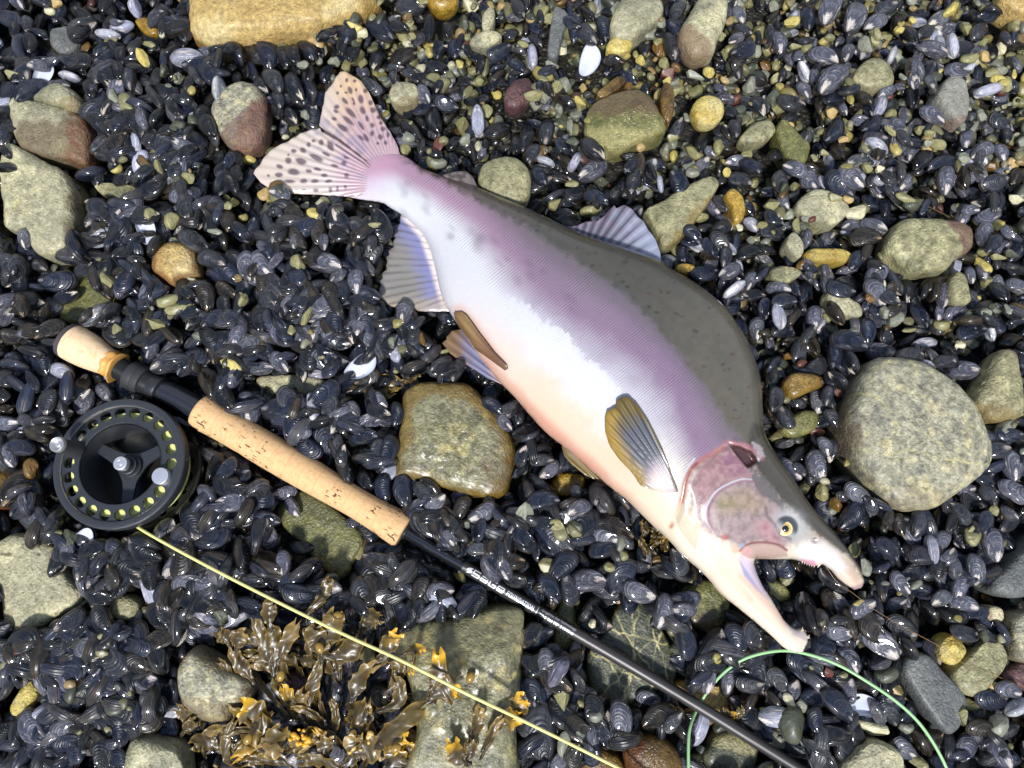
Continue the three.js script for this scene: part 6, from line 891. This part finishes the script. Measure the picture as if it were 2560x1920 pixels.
for (const [ox, oy, text] of SEENP) for (const rec of text.split(';')) {
  const [sx, sy, rx, ry, sa, kd] = rec.split(' '), px = ox + sx / 3.456, py = oy + sy / 3.456, k = mpp(0.026) / 3.456, a = +rx * k, b = +ry * k;
  place({ type: 'p', px, py, a, b, c: Math.min(a, b) * 0.8, yaw: -sa * Math.PI / 180, roll: (RB() - 0.5) * 0.4, pitch: (RB() - 0.5) * 0.4, kind: kd, seen: 1 }, 0.5);
}
// ------------------------------------------------------------------ which of them show, and how large: a small picture of who covers what
const VW = 1024, VH = 768, VS = VW / IW, who = new Int32Array(VW * VH).fill(-1), top = new Float32Array(VW * VH).fill(-1);
for (const s of stones) { const xs = s.poly.map((p) => p[0]), ys = s.poly.map((p) => p[1]); for (let y = Math.max(0, Math.floor(Math.min(...ys) * VS)); y < Math.min(VH, Math.max(...ys) * VS); y++) for (let x = Math.max(0, Math.floor(Math.min(...xs) * VS)); x < Math.min(VW, Math.max(...xs) * VS); x++) if (polySD(s.poly, x / VS, y / VS) > 0) { top[y * VW + x] = Math.max(top[y * VW + x], s.h * 0.8); who[y * VW + x] = -2; } }
items.forEach((o, n) => {
  const [cx, cy, dep] = pix(o.x, o.y + o.rc * 0.5, o.z), k = FPX / dep * VS, R = Math.max(o.ra, o.rb) * k, cs = Math.cos(o.yaw), sn = Math.sin(o.yaw); o.pxx = cx; o.pyy = cy; o.vis = 0;
  const X = cx * VS, Y = cy * VS;
  for (let y = Math.max(0, Math.floor(Y - R)); y < Math.min(VH, Y + R); y++) for (let x = Math.max(0, Math.floor(X - R)); x < Math.min(VW, X + R); x++) {
    const dx = (x - X) / k, dz = (y - Y) / k, d = Math.pow((dx * cs - dz * sn) / o.ra, 2) + Math.pow((dx * sn + dz * cs) / o.rb, 2); if (d > 1) continue;
    const h = o.y + o.rc * Math.sqrt(1 - d), q = y * VW + x; if (h > top[q]) { top[q] = h; who[q] = n; }
  }
});
for (const [P] of occl) { const xs = P.map((p) => p[0]), ys = P.map((p) => p[1]); for (let y = Math.max(0, Math.floor(Math.min(...ys) * VS)); y < Math.min(VH, Math.max(...ys) * VS); y++) for (let x = Math.max(0, Math.floor(Math.min(...xs) * VS)); x < Math.min(VW, Math.max(...xs) * VS); x++) if (polySD(P, x / VS, y / VS) > 0) who[y * VW + x] = -3; }
for (let i = 0; i < who.length; i++) if (who[i] >= 0) items[who[i]].vis++;
// ------------------------------------------------------------------ words that single each of them out
const marks = stones.map((s) => ({ x: s.px, y: s.py, r: s.r, lm: s.lm })).concat([
  ['the upper tail lobe', 890, 260, 70], ['the lower tail lobe', 730, 430, 70], ['the anal fin', 1020, 690, 80], ['the pelvic fins', 1160, 880, 60], ['the dorsal fin', 1570, 590, 80], ['the fish hump', 1850, 830, 60], ['the adipose fin', 1150, 440, 40], ['the open mouth', 1960, 1470, 60], ['the tip of the snout', 2140, 1440, 40], ['the lower jaw tip', 2000, 1610, 40], ['the fish throat', 1620, 1330, 60], ['the fish belly', 1340, 1080, 60],
  ['the rod butt', 210, 880, 70], ['the reel', 310, 1165, 180], ['the cork handle', 760, 1190, 120], ['the white lettering', 1300, 1500, 100], ['the arc of green line', 1930, 1640, 60], ['the seaweed clump', 720, 1700, 200], ['the bottom right corner', 2540, 1900, 30], ['the bottom left corner', 20, 1900, 30], ['the top left corner', 20, 20, 30], ['the reddish twig', 1335, 1375, 40],
].map(([lm, x, y, r]) => ({ lm, x, y, r })));
const WAY = ['right of', 'below right of', 'below', 'below left of', 'left of', 'above left of', 'above', 'above right of'], ORD = ['', 'second ', 'third ', 'fourth ', 'fifth ', 'sixth ', 'seventh ', 'eighth ', 'ninth ', 'tenth '];
function describe(list, adj, noun) {
  const seen = new Map(), rows = [];
  for (const o of list) {
    let best = null; for (const m of marks) { const d = Math.hypot(o.pxx - m.x, o.pyy - m.y) - m.r * 0.8; if (!best || d < best.d) best = { d, m }; }
    const a = Math.atan2(o.pyy - best.m.y, o.pxx - best.m.x), w = WAY[((Math.round(a / (Math.PI / 4)) % 8) + 8) % 8], key = `${adj(o)}|${w}|${best.m.lm}`; o.key = key; o.far = best.d; o.way = w; o.lm = best.m.lm; (seen.get(key) ?? seen.set(key, []).get(key)).push(o);
  }
  for (const L of seen.values()) { L.sort((p, q) => p.far - q.far); L.forEach((o, i) => { const n = L.length > 1 ? (i ? ORD[i] + 'nearest ' : 'nearest ') : ''; o.label = `${n}${adj(o)} ${noun} ${o.way} ${o.lm}`.trim(); }); }
}
const inView = (o) => o.pxx > -20 && o.pxx < IW + 20 && o.pyy > -20 && o.pyy < IH + 20;
const muss = items.filter((o) => o.type === 'm'), pebs = items.filter((o) => o.type === 'p');
const own = muss.filter((o) => inView(o) && o.vis > 20).sort((a, b) => (b.kind === 'H') - (a.kind === 'H') || b.vis - a.vis).slice(0, 300);
const ownP = pebs.filter((o) => inView(o) && o.vis > 26).sort((a, b) => b.vis - a.vis).slice(0, 300);
describe(own, (o) => o.kind === 'H' ? 'open half' : `${o.L > 0.034 ? 'large ' : o.L < 0.0185 ? 'small ' : ''}${SHELL[o.kind].say}`, 'mussel');
describe(ownP, (o) => `small ${PEB[o.kind]}`, 'pebble');
// ------------------------------------------------------------------ build: the ones that show largest as things, the rest of the bed as one mass
const E = new THREE.Euler(), Q = new THREE.Quaternion();
const turnOf = (o) => { const q = new THREE.Quaternion().setFromAxisAngle(new THREE.Vector3(0, 1, 0), o.yaw); return q.multiply(new THREE.Quaternion().setFromEuler(E.set(o.roll, 0, o.pitch, 'XYZ'))).multiply(new THREE.Quaternion().setFromEuler(E.set(o.flip ? Math.PI : 0, 0, 0))); };
const isOwn = new Set(own), isOwnP = new Set(ownP), protoM = {};
const pearl = new THREE.MeshPhysicalMaterial({ color: new THREE.Color(...lin(206, 210, 226)), roughness: 0.28, clearcoat: 0.6, clearcoatRoughness: 0.12, side: THREE.DoubleSide }), inner = VALVES[0].b.clone(); inner.scale(0.965, 0.90, 0.955); inner.translate(0, 0.0012, 0);
for (const o of own) {
  const vi = Math.floor(hash3(Math.round(o.x * 1e5), 3, Math.round(o.z * 1e5)) * 5), mi = Math.floor(hash3(Math.round(o.x * 1e5), 7, Math.round(o.z * 1e5)) * 3), id = o.kind + vi + mi; let t = protoM[id];
  if (!t && o.kind === 'H') { t = protoM[id] = new THREE.Group(); for (const [g, m, n] of [[VALVES[0].b, shellMats.H[mi], 'valve'], [inner, pearl, 'nacre']]) { const q = new THREE.Mesh(g, m); q.name = n; q.castShadow = q.receiveShadow = true; t.add(q); } }
  if (!t) { t = protoM[id] = new THREE.Group(); for (const g of [VALVES[vi].a, VALVES[vi].b]) { const m = new THREE.Mesh(g, shellMats[o.kind][mi]); m.name = 'valve'; m.castShadow = m.receiveShadow = true; t.add(m); } }
  const c = t.clone(); c.name = numbered('mussel'); scene.add(c); c.position.set(o.x, o.y, o.z); c.quaternion.copy(turnOf(o)); c.scale.setScalar(o.L); tag(c, o.label, 'mussel', 'mussels of the bed');
}
const pebGeo = Array.from({ length: 6 }, (_, n) => {              // worn and broken pebbles
  const g = mergeVertices(new THREE.IcosahedronGeometry(1, 5).deleteAttribute('normal').deleteAttribute('uv')), p = g.attributes.position, R = rng(n * 31 + 7), pl = Array.from({ length: n < 1 ? 4 : 13 }, () => { const v = new THREE.Vector3(R() * 2 - 1, R() * 2 - 1, R() * 2 - 1).normalize(); return [v, 0.50 + 0.26 * R()]; }), v = new THREE.Vector3(), col = [], uv = [];
  for (let i = 0; i < p.count; i++) { v.fromBufferAttribute(p, i); for (const [N, d] of pl) { const q = v.dot(N) - d; if (q > 0) v.addScaledVector(N, -q * 0.92); } const f = fbm(v.x * 1.6 + n * 9, v.y * 1.6, v.z * 1.6, 3), f2 = fbm(v.x * 6 + n, v.y * 6, v.z * 6, 3); v.multiplyScalar(1.12 + 0.10 * f + 0.025 * f2); p.setXYZ(i, v.x, v.y, v.z); const k = 1 + 0.30 * fbm(v.x * 3, v.y * 3, v.z * 3 + n, 3) + 0.28 * noise(v.x * 14, v.y * 14, v.z * 14); col.push(k, k * 0.99, k * (0.96 + 0.1 * f)); uv.push((v.x + v.y * 0.6) * 0.06, (v.z + v.y * 0.8) * 0.06); }
  g.setAttribute('color', new THREE.Float32BufferAttribute(col, 3)); g.setAttribute('uv', new THREE.Float32BufferAttribute(uv, 2)); g.computeVertexNormals(); return g;
});
const PTONE = { Y: lin(190, 174, 98), O: lin(140, 136, 94), G: lin(134, 136, 120), W: lin(206, 200, 166), T: lin(188, 160, 106), B: lin(110, 82, 36), R: lin(104, 58, 46), K: lin(74, 78, 62) };
for (const k in PTONE) PTONE[k] = PTONE[k].map((v) => v * 0.95);
const pebMats = Object.fromEntries(Object.entries(PTONE).map(([k, c]) => [k, new THREE.MeshPhysicalMaterial({ color: new THREE.Color(...c), vertexColors: true, roughness: k === 'B' ? 0.32 : 0.5, bumpMap: grit, bumpScale: 0.0005, clearcoat: 0.25, clearcoatRoughness: 0.3 })]));
ownP.forEach((o, i) => { const m = mesh('pebble', pebGeo[i % 6], pebMats[o.kind]); m.position.set(o.x, o.y, o.z); m.quaternion.copy(turnOf(o)); m.scale.set(o.a, o.c, o.b); tag(m, o.label, 'pebble', 'small pebbles between the mussels'); });
{
  const bed = tag(new THREE.Group(), 'dense bed of smaller blue black mussels covering the beach', 'mussels', null, 'stuff'); bed.name = 'mussel_bed'; scene.add(bed);
  const D = new THREE.Object3D(), put = (I, list, f, tint) => { list.forEach((o, i) => { D.position.set(o.x, o.y, o.z); D.quaternion.copy(turnOf(o)); f(D, o); D.updateMatrix(); I.setMatrixAt(i, D.matrix); I.setColorAt(i, tint(o, i)); }); I.castShadow = I.receiveShadow = true; };
  const rest_ = muss.filter((o) => !isOwn.has(o)), K = new THREE.Color();
  for (const kind of Object.keys(SHELL)) for (let n = 0; n < 3; n++) { const list = rest_.filter((o, i) => o.kind === kind && i % 3 === n); if (!list.length) continue; const I = new THREE.InstancedMesh(VALVES[(n * 2 + kind.charCodeAt(0)) % 5].both, shellMats[kind][n], list.length); I.name = 'shells'; put(I, list, (d, o) => d.scale.setScalar(o.L), (o, i) => { const k = 0.75 + 0.5 * hash3(i, n, 5); return K.setRGB(k, k * (0.97 + 0.06 * hash3(i, n, 6)), k * (0.94 + 0.12 * hash3(i, n, 7))); }); bed.add(I); }
  const grav = tag(new THREE.Group(), 'fine olive and grey gravel filling the gaps between shells', 'gravel', null, 'stuff'); grav.name = 'gravel'; scene.add(grav);
  const gm = new THREE.MeshPhysicalMaterial({ vertexColors: true, roughness: 0.5, clearcoat: 0.25, clearcoatRoughness: 0.3 }), restP = pebs.filter((o) => !isOwnP.has(o)), small = pebGeo.map((g, n) => { const s = mergeVertices(new THREE.IcosahedronGeometry(1, 2).deleteAttribute('normal').deleteAttribute('uv')), p = s.attributes.position, R = rng(n * 13 + 3), v = new THREE.Vector3(), pl = Array.from({ length: 7 }, () => [new THREE.Vector3(R() * 2 - 1, R() * 2 - 1, R() * 2 - 1).normalize(), 0.6 + 0.25 * R()]), col = []; for (let i = 0; i < p.count; i++) { v.fromBufferAttribute(p, i); for (const [N, d] of pl) { const q = v.dot(N) - d; if (q > 0) v.addScaledVector(N, -q); } v.multiplyScalar(1.12 + 0.1 * noise(v.x * 2 + n, v.y * 2, v.z * 2)); p.setXYZ(i, v.x, v.y, v.z); const k = 1 + 0.3 * noise(v.x * 4 + n, v.y * 4, v.z * 4); col.push(k, k, k); } s.setAttribute('color', new THREE.Float32BufferAttribute(col, 3)); s.computeVertexNormals(); return s; });
  for (let n = 0; n < 6; n++) { const list = restP.filter((_, i) => i % 6 === n), I = new THREE.InstancedMesh(small[n], gm, list.length); I.name = 'grains'; put(I, list, (d, o) => d.scale.set(o.a, o.c, o.b), (o, i) => { const k = 0.35 + 0.5 * hash3(i, n, 9), c = PTONE[o.kind]; return K.setRGB(c[0] * k, c[1] * k, c[2] * k); }); grav.add(I); }
}
{                                                              // byssus: hair thin tan threads between shells
  const R = rng(91), gs = []; for (let i = 0; i < 90; i++) { const x = (R() * 2 - 1) * 0.44, z = (R() * 2 - 1) * 0.33; if (inStone(x, z, 1)) continue; const [px, py] = pix(x, 0.03, z), h = hAt(x, z) + 0.002; if (lim(px, py, 30) < 0.04 || h > 0.04) continue; const a = R() * 6.28, l = 0.006 + R() * 0.014, k = (R() - 0.5) * 0.8, P = [0, 0.5, 1].map((t) => new THREE.Vector3(x + Math.cos(a + k * t) * l * t, h + 0.002 * Math.sin(t * 3.1), z + Math.sin(a + k * t) * l * t)); gs.push(new THREE.TubeGeometry(new THREE.CatmullRomCurve3(P), 8, 0.00013, 4)); }
  tag(mesh('byssus_threads', mergeGeometries(gs), new THREE.MeshStandardMaterial({ color: new THREE.Color(...lin(150, 122, 82)), roughness: 0.5 })), 'hair thin tan byssus threads strewn between the mussels', 'threads', null, 'stuff');
}
console.log('mussels', muss.length, 'own', own.length, own[own.length - 1]?.vis, 'pebbles', pebs.length, ownP.length, ownP[ownP.length - 1]?.vis, 'labels', new Set(own.map((o) => o.label)).size, new Set(ownP.map((o) => o.label)).size, 'field', field.reduce((a, b) => a + b, 0) / field.length);
renderer.render(scene, camera);
